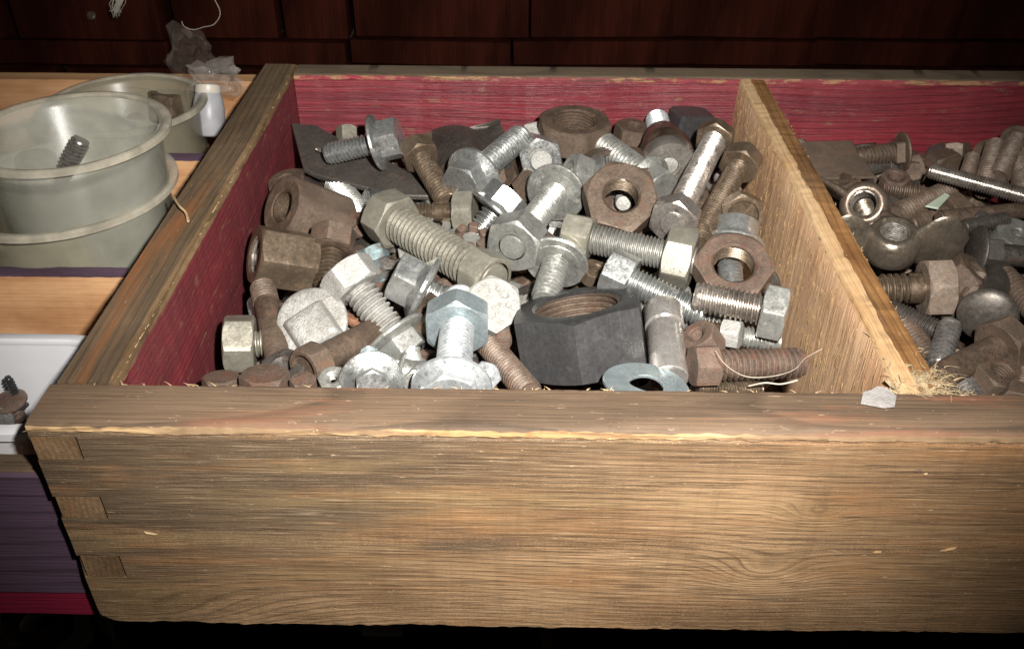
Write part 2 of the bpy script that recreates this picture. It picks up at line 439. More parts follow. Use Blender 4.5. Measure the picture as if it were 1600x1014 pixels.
W['bare'] = wood('bare_worn_arris', [(0.74, 0.52, 0.28), (0.50, 0.31, 0.14), (0.16, 0.08, 0.035)], 'x', 0.9, (0.42, 0.33, 0.25), (0.8, 0.62, 0.4), rough=0.75, amber=(0.10, 0.06, 0.036), at_=(0.44, 0.56))
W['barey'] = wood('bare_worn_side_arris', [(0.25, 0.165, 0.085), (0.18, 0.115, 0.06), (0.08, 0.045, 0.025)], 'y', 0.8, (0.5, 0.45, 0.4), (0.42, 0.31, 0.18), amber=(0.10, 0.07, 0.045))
W['endgrain'] = wood('end_grain', [(0.20, 0.115, 0.055), (0.14, 0.082, 0.042), (0.07, 0.04, 0.022)], 'z', 0.8, (0.5, 0.46, 0.4), (0.36, 0.25, 0.14))
W['finger'] = wood('joint_end_grain', [(0.28, 0.18, 0.095), (0.19, 0.118, 0.062), (0.085, 0.05, 0.027)], 'y', 0.55, (0.55, 0.5, 0.45), (0.46, 0.32, 0.18), amber=(0.24, 0.115, 0.055), period=0.2)
W['red'] = wood('crimson_paint', [(0.24, 0.13, 0.07), (0.17, 0.08, 0.05), (0.10, 0.03, 0.03)], 'x', 0.95, None, (0.22, 0.085, 0.07), paint=((0.245, 0.026, 0.036), (0.14, 0.017, 0.025)), bump=0.6, rough=0.45, wear=0.9, period=0.42, spec=0.5)
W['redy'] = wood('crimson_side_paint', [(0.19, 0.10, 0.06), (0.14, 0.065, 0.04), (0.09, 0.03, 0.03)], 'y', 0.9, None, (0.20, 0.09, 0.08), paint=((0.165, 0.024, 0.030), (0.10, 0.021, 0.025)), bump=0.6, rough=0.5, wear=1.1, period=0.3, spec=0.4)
W['chipped'] = wood('chipped_painted_edge', [(0.42, 0.27, 0.13), (0.30, 0.18, 0.085), (0.13, 0.06, 0.03)], 'x', 1.0, None, None, paint=((0.30, 0.03, 0.05), (0.14, 0.05, 0.045)), wear=2.2)
W['floor'] = wood('tray_floor_board', [(0.10, 0.07, 0.05), (0.07, 0.05, 0.035), (0.04, 0.03, 0.02)], 'y', 0.7)
W['sawn'] = wood('rough_sawn_board', [(0.76, 0.50, 0.305), (0.63, 0.40, 0.23), (0.42, 0.25, 0.135)], 'z', 0.25, (0.84, 0.74, 0.68), (0.82, 0.61, 0.41), bump=1.0, rough=0.85)
W['cream'] = wood('pale_split_edge', [(0.70, 0.49, 0.28), (0.60, 0.40, 0.21), (0.38, 0.22, 0.10)], 'y', 0.4, (0.7, 0.6, 0.5), (0.75, 0.58, 0.38), bump=0.8)
W['amber'] = wood('amber_ply_edge', [(0.40, 0.205, 0.075), (0.30, 0.15, 0.055), (0.13, 0.065, 0.028)], 'y', 0.9, (0.40, 0.33, 0.28), (0.60, 0.42, 0.24), amber=(0.15, 0.10, 0.06))
W['purple'] = wood('purple_paint', [(0.20, 0.13, 0.12), (0.15, 0.10, 0.10), (0.08, 0.05, 0.06)], 'x', 0.9, None, None, paint=((0.105, 0.062, 0.095), (0.082, 0.050, 0.074)), wear=0.1, period=0.8)
W['crimson'] = wood('crimson_strip_paint', [(0.20, 0.05, 0.05), (0.15, 0.04, 0.04), (0.08, 0.02, 0.02)], 'x', 0.5, None, None, paint=((0.23, 0.010, 0.036), (0.19, 0.008, 0.03)), wear=0.0)
W['peach'] = wood('bare_peach_plywood', [(0.72, 0.43, 0.225), (0.63, 0.355, 0.175), (0.48, 0.25, 0.115)], 'x', 0.2, (0.6, 0.48, 0.4), None, bump=0.3)
W['wall'] = wood('dark_varnished_block', [(0.052, 0.0105, 0.005), (0.035, 0.0075, 0.004), (0.015, 0.004, 0.0025)], 'z', 0.6, (0.35, 0.32, 0.32), None, bump=0.4, rough=0.8, spec=0.06)
W['black'] = wood('dark_shelf_board', [(0.016, 0.013, 0.011), (0.012, 0.01, 0.008), (0.008, 0.006, 0.005)], 'x', 0.5)

def plain(name, col, rough=0.5, bump=0.0, scale=80, var=0.25, alpha=1.0, trans=0.0, met=0.0, col2=None):
    m, t, b = nt(name)
    co = N(t, 'ShaderNodeTexCoord').outputs['Object']
    n1 = noise(t, co, scale, 5, 0.6)
    c2 = col2 or tuple(q * (1 - var) for q in col)
    c = mix(t, ramp(t, n1, [(0.35, 0.0), (0.68, 1.0)]), col, c2)
    t.links.new(c, b.inputs['Base Color'])
    b.inputs['Roughness'].default_value = rough
    b.inputs['Metallic'].default_value = met
    if alpha < 1: b.inputs['Alpha'].default_value = alpha
    if trans > 0: b.inputs['Transmission Weight'].default_value = trans
    if bump:
        bp = N(t, 'ShaderNodeBump', ins={'Strength': bump, 'Distance': 0.001, 'Height': noise(t, co, scale * 5, 4)})
        t.links.new(bp.outputs[0], b.inputs['Normal'])
    return m
M['tub'] = plain('milky_plastic', (0.60, 0.60, 0.51), 0.28, 0.08, 40, 0.35, alpha=0.34)
M['tub2'] = plain('yellowed_plastic', (0.56, 0.53, 0.38), 0.3, 0.1, 40, 0.35, alpha=0.46)
M['tubrim'] = plain('milky_plastic_rim', (0.58, 0.53, 0.42), 0.33, 0.1, 90, 0.45, alpha=0.62)
M['lidded'] = plain('amber_tinted_plastic', (0.42, 0.38, 0.27), 0.3, 0.05, 30, 0.25, alpha=0.45)
M['film'] = plain('clear_film', (0.55, 0.50, 0.45), 0.10, 0.5, 60, 0.4, alpha=0.20)
M['whiteplastic'] = plain('white_plastic', (0.72, 0.72, 0.74), 0.35, 0.04, 40, 0.1)
M['greyscrap'] = plain('grey_tape', (0.40, 0.375, 0.355), 0.5, 0.6, 260, 0.3)
M['fibre'] = plain('wood_fibre', (0.50, 0.36, 0.20), 0.7, 0, 200, 0.35)
M['palefibre'] = plain('pale_fibre', (0.70, 0.62, 0.48), 0.7, 0, 200, 0.3)
M['sawnfibre'] = plain('sawn_fibre', (0.50, 0.34, 0.16), 0.8, 0, 200, 0.4)
M['tornfibre'] = plain('torn_pale_fibre', (0.56, 0.42, 0.24), 0.85, 0.8, 900, 0.45)
M['web'] = plain('cobweb', (0.62, 0.56, 0.47), 0.6, 0, 60, 0.3)
M['chip'] = plain('pale_green_chip', (0.50, 0.58, 0.46), 0.4, 0.1, 90, 0.2)
M['dimwhite'] = plain('dusty_white_plastic', (0.42, 0.42, 0.44), 0.4, 0.1, 60, 0.3)
M['polished'] = metal('polished_steel', (0.60, 0.57, 0.53), (0.50, 0.46, 0.42), 0.24, 0.7, 0.05, (0.15, 0.09, 0.05), bump=0.1, wearamt=0.1)
M['screw'] = metal('black_screw', (0.06, 0.06, 0.065), (0.04, 0.04, 0.045), 0.35, 0.6)
M['flake'] = plain('pale_wood_flake', (0.48, 0.37, 0.25), 0.8, 0, 90, 0.3)
M['steelbrown'] = metal('worn_brown_steel', (0.30, 0.25, 0.19), (0.19, 0.155, 0.12), 0.27, 0.75, 0.10, (0.10, 0.055, 0.03), speck=0.4)
M['brown2'] = metal('rubbed_brown_steel', (0.25, 0.19, 0.145), (0.15, 0.11, 0.08), 0.33, 0.65, 0.25, (0.13, 0.065, 0.035), speck=0.5)
M['rustbright'] = metal('pale_rusted_steel', (0.34, 0.27, 0.215), (0.18, 0.125, 0.09), 0.48, 0.4, 0.40, (0.20, 0.085, 0.045), bump=0.5, wearamt=0.9)
M['domed'] = metal('smooth_dark_dome', (0.17, 0.15, 0.13), (0.11, 0.095, 0.08), 0.42, 0.6, 0.15, (0.10, 0.06, 0.04), bump=0.1, speck=0.4)
M['steelgrey'] = metal('grey_worn_steel', (0.34, 0.32, 0.30), (0.22, 0.20, 0.18), 0.33, 0.7, 0.12, (0.12, 0.07, 0.04))
M['chip2'] = plain('pinkish_stone', (0.46, 0.33, 0.25), 0.8, 0.4, 120, 0.4)
M['film2'] = plain('thin_film', (0.40, 0.33, 0.27), 0.25, 0.3, 50, 0.4, alpha=0.07)
M['palewhite'] = plain('cream_cap', (0.60, 0.55, 0.47), 0.4, 0.05, 60, 0.1)

# ------------------------------------------------------------------ boards
def board(name, prof, l0, l1, axis, mats, parent=None, n=120, origin=None, jag=1.0, sharp=40, merge=1e-6, endmat=None, ls=None, mod=None, modz=None):
    """prof: closed list of (across, up, material index of the side that follows, raggedness in mm); swept from l0 to l1"""
    rings = []
    ls = ls or [l0 + (l1 - l0) * i / n for i in range(n + 1)]
    n = len(ls) - 1
    for i, l in enumerate(ls):
        r = []
        for k, (p, z, mi, amp) in enumerate(prof):
            a = amp * 0.001 * jag
            q = Vector((l * 260, k * 9.3, 0.5)); q2 = Vector((l * 45, k * 5.1, 3.5))
            dp = a * (mnoise.noise(q) * 0.7 + mnoise.noise(q2) * 0.7)
            dz = a * (mnoise.noise(q + Vector((0, 0, 7.7))) * 0.7 + mnoise.noise(q2 + Vector((0, 0, 4.4))) * 0.7)
            dl = 0.0
            if i in (0, n): dl = a * 0.8 * mnoise.noise(Vector((k * 3.7, i, z * 300)))
            if mod: dp += mod(l, k)
            if modz: dz += modz(l, k)
            pt = (l + dl, p + dp, z + dz) if axis == 'x' else (p + dp, l + dl, z + dz)
            r.append(pt)
        rings.append(r)
    v, f = rings_mesh(rings)
    k = len(prof)
    mb = MB(); mb.v = v; mb.f = f
    mb.m = [prof[j][2] for i in range(n) for j in range(k)] + [endmat if endmat is not None else 0] * (2 * k)
    if origin is not None: mb.v = [tuple(Vector(p) - origin) for p in mb.v]
    return mb.obj(name, mats, parent, sharp=sharp, merge=merge)

YF, YI, YB, YO = 1.107 * H, 1.213 * H, 2.675 * H, 2.762 * H       # front outer, front inner, back inner, back outer
XO, XI = -0.798 * H, -0.686 * H                                     # left outer, left inner
XD, DT = 0.650 * H, 0.078 * H                                       # divider left face, thickness
XR = 1.75 * H                                                       # right end, outside the picture
ZB = -0.512 * H                                                     # underside of the tray
c_ = 0.01
TO = Vector((0.25 * H, 0.5 * (YF + YO), ZB))
tray = empty('wooden_tray', Matrix.Translation(TO))
tag(tray, 'old weathered wooden tray with crimson painted inside holding the bolts', 'tray')

# front board: its left end is cut back where the finger joints of the left board come through
FING = [((45, 682), (133, 720)), ((86, 776), (170, 811)), ((122, 868), (199, 902))]
fingers = []
for (u0, v0), (u1, v1) in FING:
    b2 = at_y(u1, v1, YF)
    fingers.append((b2.x, at_y((u0 + u1) / 2, v1, YF).z, at_y((u0 + u1) / 2, v0, YF).z))
fp = [(YF + 0.38 * c_, 0.0, 0, 0.10), (YI - 0.16 * c_, 0.0, 0, 0.10), (YI - 0.06 * c_, -0.01 * c_, 0, 0.2), (YI, -0.08 * c_, 1, 0.6), (YI, ZB + 0.5 * c_, 1, 0.2), (YI, ZB, 2, 0.3),
      (YF + 0.35 * c_, ZB - 0.02 * c_, 2, 0.5), (YF + 0.02 * c_, ZB + 0.10 * c_, 2, 0.7), (YF - 0.01 * c_, ZB + 1.0 * c_, 2, 0.04)]
notch = {}
for fi in (2, 1, 0):
    x1, z0, z1 = fingers[fi]
    for dz, ins in ((z0, 0), (z0, 1), (z1, 1), (z1, 0)):
        if ins: notch[len(fp)] = x1
        fp.append((YF, dz + (0.00002 if ins else 0) * (1 if dz == z0 else -1), 2, 0.0))
    if fi: 
        zm = (z1 + fingers[fi - 1][1]) / 2
        fp.append((YF + 0.0001 * fi, zm, 2, 0.03))
fp += [(YF + 0.03 * c_, -0.42 * c_, 2, 0.3), (YF + 0.055 * c_, -0.36 * c_, 3, 0.4),
      (YF + 0.0 * c_, -0.29 * c_, 3, 0.9), (YF + 0.08 * c_, -0.14 * c_, 0, 0.8), (YF + 0.2 * c_, -0.04 * c_, 0, 0.3)]
ls = [XO + (XR - XO) * i / 460 for i in range(461)]
for x1, _, _ in fingers: ls += [x1 - 0.00012, x1]
ls.sort()
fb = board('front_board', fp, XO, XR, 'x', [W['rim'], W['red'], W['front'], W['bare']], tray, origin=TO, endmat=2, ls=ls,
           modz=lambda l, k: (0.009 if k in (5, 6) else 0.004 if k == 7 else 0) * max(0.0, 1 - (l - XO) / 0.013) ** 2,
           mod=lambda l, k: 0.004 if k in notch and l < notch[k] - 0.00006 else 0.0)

# left board with its finger ends
lp = [(XO + 0.20 * c_, 0.0, 0, 0.12), (XI - 0.44 * c_, 0.0, 0, 0.12), (XI - 0.30 * c_, -0.01 * c_, 1, 0.5), (XI - 0.10 * c_, -0.07 * c_, 1, 0.6), (XI, -0.26 * c_, 2, 0.6), (XI, ZB, 3, 0.2), (XO, ZB, 3, 0.5), (XO, -0.25 * c_, 0, 0.5)]
board('left_board', lp, YI + 0.0004, YO, 'y', [W['rimy'], W['barey'], W['redy'], W['rimy']], tray, n=260, origin=TO, endmat=3)
for i, (x1, z0, z1) in enumerate(fingers):
    g = 0.0004
    ff = [(YF + 0.0001, z1 - g, 0, 0.1), (YF + 0.0039, z1 - g, 0, 0.2), (YF + 0.0039, z0 + g, 0, 0.2), (YF + 0.0001, z0 + g, 0, 0.1)]
    board('finger_joint', ff, XO + 0.0004 * (i + 1), x1 - 0.0011, 'x', [W['finger']], tray, n=24, origin=TO, jag=1.4)
# back board
bp_ = [(YB, -0.16 * c_, 3, 0.5), (YB + 0.05 * c_, -0.06 * c_, 1, 0.5), (YB + 0.16 * c_, -0.01 * c_, 1, 0.08), (YB + 0.3 * c_, 0, 1, 0.06), (YO - 0.1 * c_, 0.0, 1, 0.08), (YO, -0.1 * c_, 1, 0.25), (YO, ZB, 1, 0.2), (YB, ZB, 2, 0.2), (YB, -0.5 * c_, 2, 0.1), (YB - 0.002 * c_, -0.30 * c_, 3, 0.5)]
board('back_board', bp_, XI + 0.0003, XR, 'x', [W['bare'], W['back'], W['red'], W['chipped']], tray, n=260, origin=TO, endmat=1)
# floor and right end
board('tray_floor', [(YI + 0.0003, ZB + 0.012, 0, 0), (YB - 0.0003, ZB + 0.012, 0, 0), (YB - 0.0003, ZB + 0.004, 0, 0), (YI + 0.0003, ZB + 0.004, 0, 0)], XI + 0.0003, XR - 0.02, 'x', [W['floor']], tray, n=4, origin=TO)
board('right_board', [(XR - 0.018, -0.001, 0, 0.3), (XR - 0.0005, -0.001, 0, 0.3), (XR - 0.0005, ZB + 0.001, 0, 0.2), (XR - 0.018, ZB + 0.001, 0, 0.2)], YI + 0.0004, YB - 0.0004, 'y', [W['rimy']], tray, n=40, origin=TO)
# divider: sawn face to the left, split pale strip and amber ply on its top edge
xm = XD + DT * 0.42
dp = [(XD, -0.25 * c_, 1, 0.35), (XD + 0.12 * c_, -0.06 * c_, 1, 0.3), (xm, -0.02 * c_, 2, 0.7), (xm + 0.04 * c_, -0.07 * c_, 2, 0.5), (XD + DT - 0.08 * c_, -0.09 * c_, 2, 0.5), (XD + DT, -0.18 * c_, 0, 0.4), (XD + DT, ZB + 0.013, 0, 0.2), (XD, ZB + 0.013, 0, 0.2), (XD, -3.0 * c_, 0, 0.5), (XD, -1.6 * c_, 0, 0.5)]
board('divider', dp, YI + 0.0005, YB - 0.0005, 'y', [W['sawn'], W['cream'], W['amber']], tray, n=300, origin=TO)
# torn fibres where the divider meets the front board
fm = MB(); rnd = random.Random(3)
for i in range(1100):
    x = XD + DT * (0.55 + rnd.gauss(0, 0.42)); y = YI + abs(rnd.gauss(0, 0.008)) - 0.0015
    if x < XD: x = XD + rnd.uniform(0, DT)
    z = -0.0022 + rnd.uniform(-0.003, 0.0016) - max(0, x - XD - DT) * 0.35
    a = rnd.gauss(0.2, 0.9); L = rnd.uniform(0.002, 0.007)
    p0 = Vector((x, y, z)); d = Vector((math.cos(a), 0.7 * math.sin(a), rnd.uniform(-0.25, 0.3)))
    cv = Vector((rnd.uniform(-1, 1), rnd.uniform(-1, 1), rnd.uniform(-.5, .7))) * 0.0016
    pts_ = [p0 + d * L * t + cv * (4 * t * (1 - t)) - TO for t in (0, .25, .5, .75, 1)]
    fm.add(*tube(pts_, rnd.choice((0.0001, 0.00014, 0.0002, 0.0004)), 3, lambda t: 1.1 - t * 0.8))
for (dx, dy, sx, sy, sz) in ((.35, .004, .5, .006, .002), (.62, .0065, .35, .008, .0024), (.9, .003, .3, .005, .002)):
    bm = bmesh.new(); bmesh.ops.create_icosphere(bm, subdivisions=4, radius=1.0)
    for v_ in bm.verts:
        k_ = 1 + 0.5 * mnoise.noise(v_.co * 2.2 + Vector((dx * 9, 0, 0))) + 0.35 * mnoise.noise(v_.co * 7)
        v_.co = Vector((XD + DT * dx + v_.co.x * k_ * DT * sx, YI + dy + v_.co.y * k_ * sy, -0.0035 + v_.co.z * k_ * sz * 1.4)) - TO
    bm.verts.ensure_lookup_table()
    fm.add([tuple(q.co) for q in bm.verts], [tuple(q.index for q in f.verts) for f in bm.faces]); bm.free()
fz = fm.obj('torn_fibres', M['tornfibre'], tray, merge=0); fz['kind'] = 'stuff'
# short splinters and dust along the worn edges of the tray
sm = MB(); rnd = random.Random(5)
def splinter(p, d, r):
    sm.add(*tube([p - TO, p + d * 0.5 - TO + Vector((0, 0, 0.0002)), p + d - TO], r, 4, lambda t: 1.05 - t))
for i in range(210):
    x = rnd.uniform(XO, XR - 0.02); k = rnd.random()
    if k < 0.4: splinter(Vector((x, YI - 0.0004, -0.0003)), Vector((rnd.uniform(-1, 1) * 0.003, rnd.uniform(0, 0.001), rnd.uniform(0, 0.0016))), 0.0002)
    elif k < 0.7: splinter(Vector((x, YF + 0.001, -0.0035)), Vector((rnd.uniform(-1, 1) * 0.005, -0.0006, rnd.uniform(-0.001, 0.001))), 0.00025)
    elif k < 0.78: splinter(Vector((x, YF + 0.002, ZB + 0.0006)), Vector((rnd.uniform(-1, 1) * 0.002, -0.0006, -rnd.uniform(0.0004, 0.0014))), 0.00022)
for i in range(60):
    y = rnd.uniform(YI, YB)
    splinter(Vector((XI - 0.0012, y, -0.0008)), Vector((rnd.uniform(0, 0.0015), rnd.uniform(-1, 1) * 0.003, 0.0006)), 0.0002)
for i in range(90):
    y = rnd.uniform(YI, YB)
    splinter(Vector((XD + DT * rnd.choice((0.0, 0.44, 0.44, 0.98)), y, -0.0012)), Vector((rnd.uniform(-1, 1) * 0.0016, rnd.uniform(-1, 1) * 0.004, rnd.uniform(-0.0002, 0.0008))), 0.0002)
so_ = sm.obj('splinters', M['fibre'], tray, merge=0); so_['kind'] = 'stuff'
# rough fibres raised on the sawn face of the divider
hm = MB(); rnd = random.Random(9)
for i in range(700):
    y = rnd.uniform(YI + 0.002, YB - 0.004); z = rnd.uniform(-0.055, -0.003)
    L = rnd.uniform(0.002, 0.006)
    p = Vector((XD - 0.0001, y, z)); d = Vector((-rnd.uniform(0.02, 0.22), rnd.uniform(-0.7, 0.4), -1.0)).normalized() * L
    hm.add(*tube([p - TO, p + d * 0.5 + Vector((-0.0003, 0, 0)) - TO, p + d - TO], rnd.uniform(0.00008, 0.00018), 3, lambda t: 1.05 - t))
ho = hm.obj('raised_fibres', M['sawnfibre'], tray, merge=0); ho['kind'] = 'stuff'
# dents with pale torn wood on the front board, and the little crack over them
def dent(u, v, w_, h_, ang, mat, name='dent'):
    p = at_y(u, v, YF - 0.0001); s = depth(p) / FPX
    mb = MB(); rr = random.Random(int(u * 7 + v)); ring = []
    n = 14
    for j in range(n):
        a = 2 * PI * j / n; k = rr.uniform(0.6, 1.15)
        x, z = math.cos(a) * w_ / 2 * k, math.sin(a) * h_ / 2 * k
        ring.append(((x * math.cos(ang) - z * math.sin(ang)) * s * 0.8, 0.0005, (x * math.sin(ang) + z * math.cos(ang)) * s * 0.7))
    inner = [(q[0] * 0.55, -0.0003 - rr.uniform(0, 0.0003), q[2] * 0.4) for q in ring]
    mb.add(*rings_mesh([ring, inner]))
    o = mb.obj(name, mat, tray, Matrix.Translation(p), smooth=True)
    return o
for a in ((1372, 862, 26, 5, 0.1, W['bare']), (1483, 858, 40, 5, 0.5, W['bare']), (1435, 735, 26, 8, 0.25, W['rim']), (1446, 740, 10, 3, 0.5, M['fibre']), (236, 833, 34, 1.6, -0.35, M['fibre'])):
    dent(*a)

# ------------------------------------------------------------------ setting behind and below
sh = MB(); sh.add([(-0.9, -0.3, -0.56), (1.0, -0.3, -0.56), (1.0, 1.3, -0.56), (-0.9, 1.3, -0.56)], [(0, 1, 2, 3)])
tag(sh.obj('shelf_floor', W['black'], merge=0), kind='structure')
YW = 4.3 * H
sw = MB()
zt = at_y(800, -420, YW).z
sw.add([(-1.2, YW + 0.03, -0.56), (1.4, YW + 0.03, -0.56), (1.4, YW + 0.03, zt), (-1.2, YW + 0.03, zt)], [(0, 1, 2, 3)])
bw = tag(sw.obj('back_wall', W['black'], merge=0), kind='structure')
rnd = random.Random(21)
meshes = []
def block(u0, v0, u1, v1):
    a = at_y(u0, v0, YW); b = at_y(u1, v1, YW)
    sx, sz = abs(b.x - a.x) - 0.0016, abs(a.z - b.z) - 0.0016
    o = MB().add(*rbox(sx, 0.03, sz, 0.0022, 2)).obj('wooden_block', W['wall'], bw)
    o.location = ((a.x + b.x) / 2, YW + 0.012 + rnd.uniform(-0.003, 0.003), (a.z + b.z) / 2)
    o.rotation_euler = (rnd.uniform(-.02, .02), rnd.uniform(-.008, .008), rnd.uniform(-.03, .03))
for vr, xs in (((-130, -70), (-330, -80, 150, 350, 560, 790, 1010, 1250, 1480, 1700, 1900)),
               ((-70, -10), (-300, -60, 130, 390, 640, 900, 1120, 1330, 1560, 1780)),
               ((-10, 62), (-250, 12, 262, 437, 548, 828, 1057, 1277, 1508, 1720, 1900)),
               ((62, 104), (-280, -20, 270, 545, 800, 1045, 1275, 1508, 1740)),
               ((104, 160), (-250, 100, 330, 560, 790, 1010, 1250, 1480, 1700)),
               ((160, 230), (-200, 60, 300, 540, 800, 1050, 1290, 1500, 1720))):
    for x0, x1 in zip(xs[:-1], xs[1:]): block(x0, vr[0], x1, vr[1])

# ------------------------------------------------------------------ the neighbouring shallow tray on the left
ZL = -0.15 * H
XL0, XL1 = -2.3 * H, XO - 0.0015
ya = at_z(60, 742, ZL).y; yb = at_z(60, 706, ZL).y
y1a = at_z(100, 431, ZL).y; y1b = at_z(100, 415, ZL).y
y2a = at_z(250, 250, ZL).y; y2b = at_z(250, 238, ZL).y
y3a = 2.98 * H
TL = Vector((-1.5 * H, 2.0 * H, -0.55 * H))
lt = empty('shallow_tray', Matrix.Translation(TL))
tag(lt, 'shallow tray with purple painted front and bare peach plywood inside', 'tray')
zlo = at_y(60, 925, ya).z; zcr = at_y(60, 961, ya).z
e = 0.0012
board('front_board', [(ya, ZL - e, 0, 0.3), (ya + e, ZL, 1, 0.3), (yb - e, ZL, 1, 0.3), (yb, ZL - e, 2, 0.3), (yb, zlo, 2, 0.1), (ya, zlo, 0, 0.3)], XL0, XL1, 'x', [W['purple'], W['rim'], W['peach']], lt, n=90, origin=TL)
board('base_strip', [(ya + 0.001, zlo - 0.0005, 0, 0.2), (yb + 0.01, zlo - 0.0005, 0, 0.2), (yb + 0.01, zcr, 0, 0.2), (ya + 0.001, zcr, 0, 0.3)], XL0, XL1 + 0.0, 'x', [W['crimson']], lt, n=60, origin=TL)
for (p, q) in ((y1a, y1b), (y2a, y2b)):
    board('divider', [(p, ZL - 0.0022, 0, 0.5), (p - 0.0002, ZL - 0.0006, 1, 0.4), (p + e, ZL, 1, 0.3), (q - e, ZL, 1, 0.3), (q, ZL - e, 0, 0.3), (q, zlo, 0, 0), (p, zlo, 0, 0)], XL0, XL1, 'x', [W['peach'], W['purple']], lt, n=120, origin=TL)
board('back_board', [(y3a, ZL + 0.002, 0, 0.3), (y3a + 0.012, ZL + 0.002, 0, 0.2), (y3a + 0.012, zlo, 0, 0), (y3a, zlo, 0, 0)], XL0, XL1, 'x', [W['peach']], lt, n=30, origin=TL)
board('tray_floor', [(yb + 0.0003, zlo + 0.006, 0, 0), (y3a - 0.0003, zlo + 0.006, 0, 0), (y3a - 0.0003, zlo + 0.001, 0, 0), (yb + 0.0003, zlo + 0.001, 0, 0)], XL0, XL1, 'x', [W['peach']], lt, n=4, origin=TL)

# ------------------------------------------------------------------ plastic tubs
def tub(name, label, cu, cv, zr, ru, hgt, mats, rimw=0.0045, taper=0.80, yfix=None, group='round plastic tubs'):
    p = at_z(cu, cv, zr)
    r = px(ru, p)
    o = empty(name, Matrix.Translation((p.x, p.y, zr - hgt)))
    tag(o, label, 'plastic tub', group)
    th = 0.0009; rb = r * taper; ri = r - rimw
    step = 0.006
    body = [(0.0001, 0.0), (rb - 0.003, 0.0), (rb, 0.003), (ri - 0.0012, hgt - step), (ri, hgt - step + 0.0012), (ri, hgt - 0.0012), (ri - th, hgt - 0.0012), (ri - th, hgt - step + 0.0014), (ri - 0.0012 - th, hgt - step), (rb - th, 0.004), (rb - 0.003, th), (0.0001, th)]
    MB().add(*lathe(body, 96, False, False)).obj('body', mats[0], o, sharp=50)
    rim = [(ri + 0.0001, hgt - 0.001), (ri + 0.0012, hgt - 0.0002), (r - 0.001, hgt), (r, hgt - 0.0008), (r, hgt - 0.0030), (r - 0.0008, hgt - 0.0033), (r - 0.001, hgt - 0.0020), (ri + 0.0001, hgt - 0.0019)]
    MB().add(*lathe(rim, 96, loop=True)).obj('rim', mats[1], o, sharp=50)
    return o, p, r
zf = zlo + 0.0062
ta, pa_, ra = tub('plastic_tub', 'lower tub of the nested pair with a wide dirty rim', 98, 285, -0.05 * H, 172, (-0.05 * H - zf), (M['tub2'], M['tubrim']), taper=0.86)
zb2 = zf + 0.0022
tb, pb_, rb_ = tub('plastic_tub', 'milky front tub nested in another tub with a bolt inside', 104, 200, 0.105 * H, 156, 0.105 * H - zb2, (M['tub'], M['tubrim']), taper=0.76)
tc, pc_, rc_ = tub('plastic_tub', 'tinted round tub behind, beside the crumpled clear bag', 194, 158, -0.085 * H, 125, -0.085 * H - zf, (M['lidded'], M['tubrim']), taper=0.9)

# ------------------------------------------------------------------ white plastic box in the front of the left tray
zw = -0.115 * H
pA = at_z(105, 520, zw); pB = at_z(-6, 690, zw)
x1 = pA.x; y1 = pA.y; y0 = max(pB.y, yb + 0.002); x0 = x1 - 0.12
x1 = XO - 0.003
hb = zw - zf - 0.0005
wb = empty('plastic_box', Matrix.Translation(((x0 + x1) / 2, (y0 + y1) / 2, zw - hb)))
tag(wb, 'white rectangular plastic box with rounded corners holding dark screws', 'plastic box')
def rrect(ax, ay, rad, z, n=6):
    o = []
    for cx, cy, a0 in ((1, 1, 0), (-1, 1, 90), (-1, -1, 180), (1, -1, 270)):
        for i in range(n + 1):
            a = math.radians(a0 + 90 * i / n)
            o.append((cx * (ax - rad) + rad * math.cos(a), cy * (ay - rad) + rad * math.sin(a), z))
    return o
ax, ay = (x1 - x0) / 2, (y1 - y0) / 2
MB().add(*rings_mesh([rrect(ax - .006, ay - .006, .012, 0), rrect(ax - .002, ay - .002, .0175, hb - .003), rrect(ax - .0045, ay - .0045, .0155, hb - .0031), rrect(ax - .009, ay - .009, .010, .003)], True, True)).obj('body', M['whiteplastic'], wb, sharp=50)
MB().add(*rings_mesh([rrect(ax - .0019, ay - .0019, .0175, hb - .004), rrect(ax, ay, .019, hb - .004), rrect(ax, ay, .019, hb - .0008), rrect(ax - .001, ay - .001, .0182, hb), rrect(ax - .0044, ay - .0044, .0155, hb), rrect(ax - .0050, ay - .0050, .015, hb - .001), rrect(ax - .0046, ay - .0046, .0152, hb - .003)], False, False, loop=True)).obj('rim', M['whiteplastic'], wb, sharp=50)

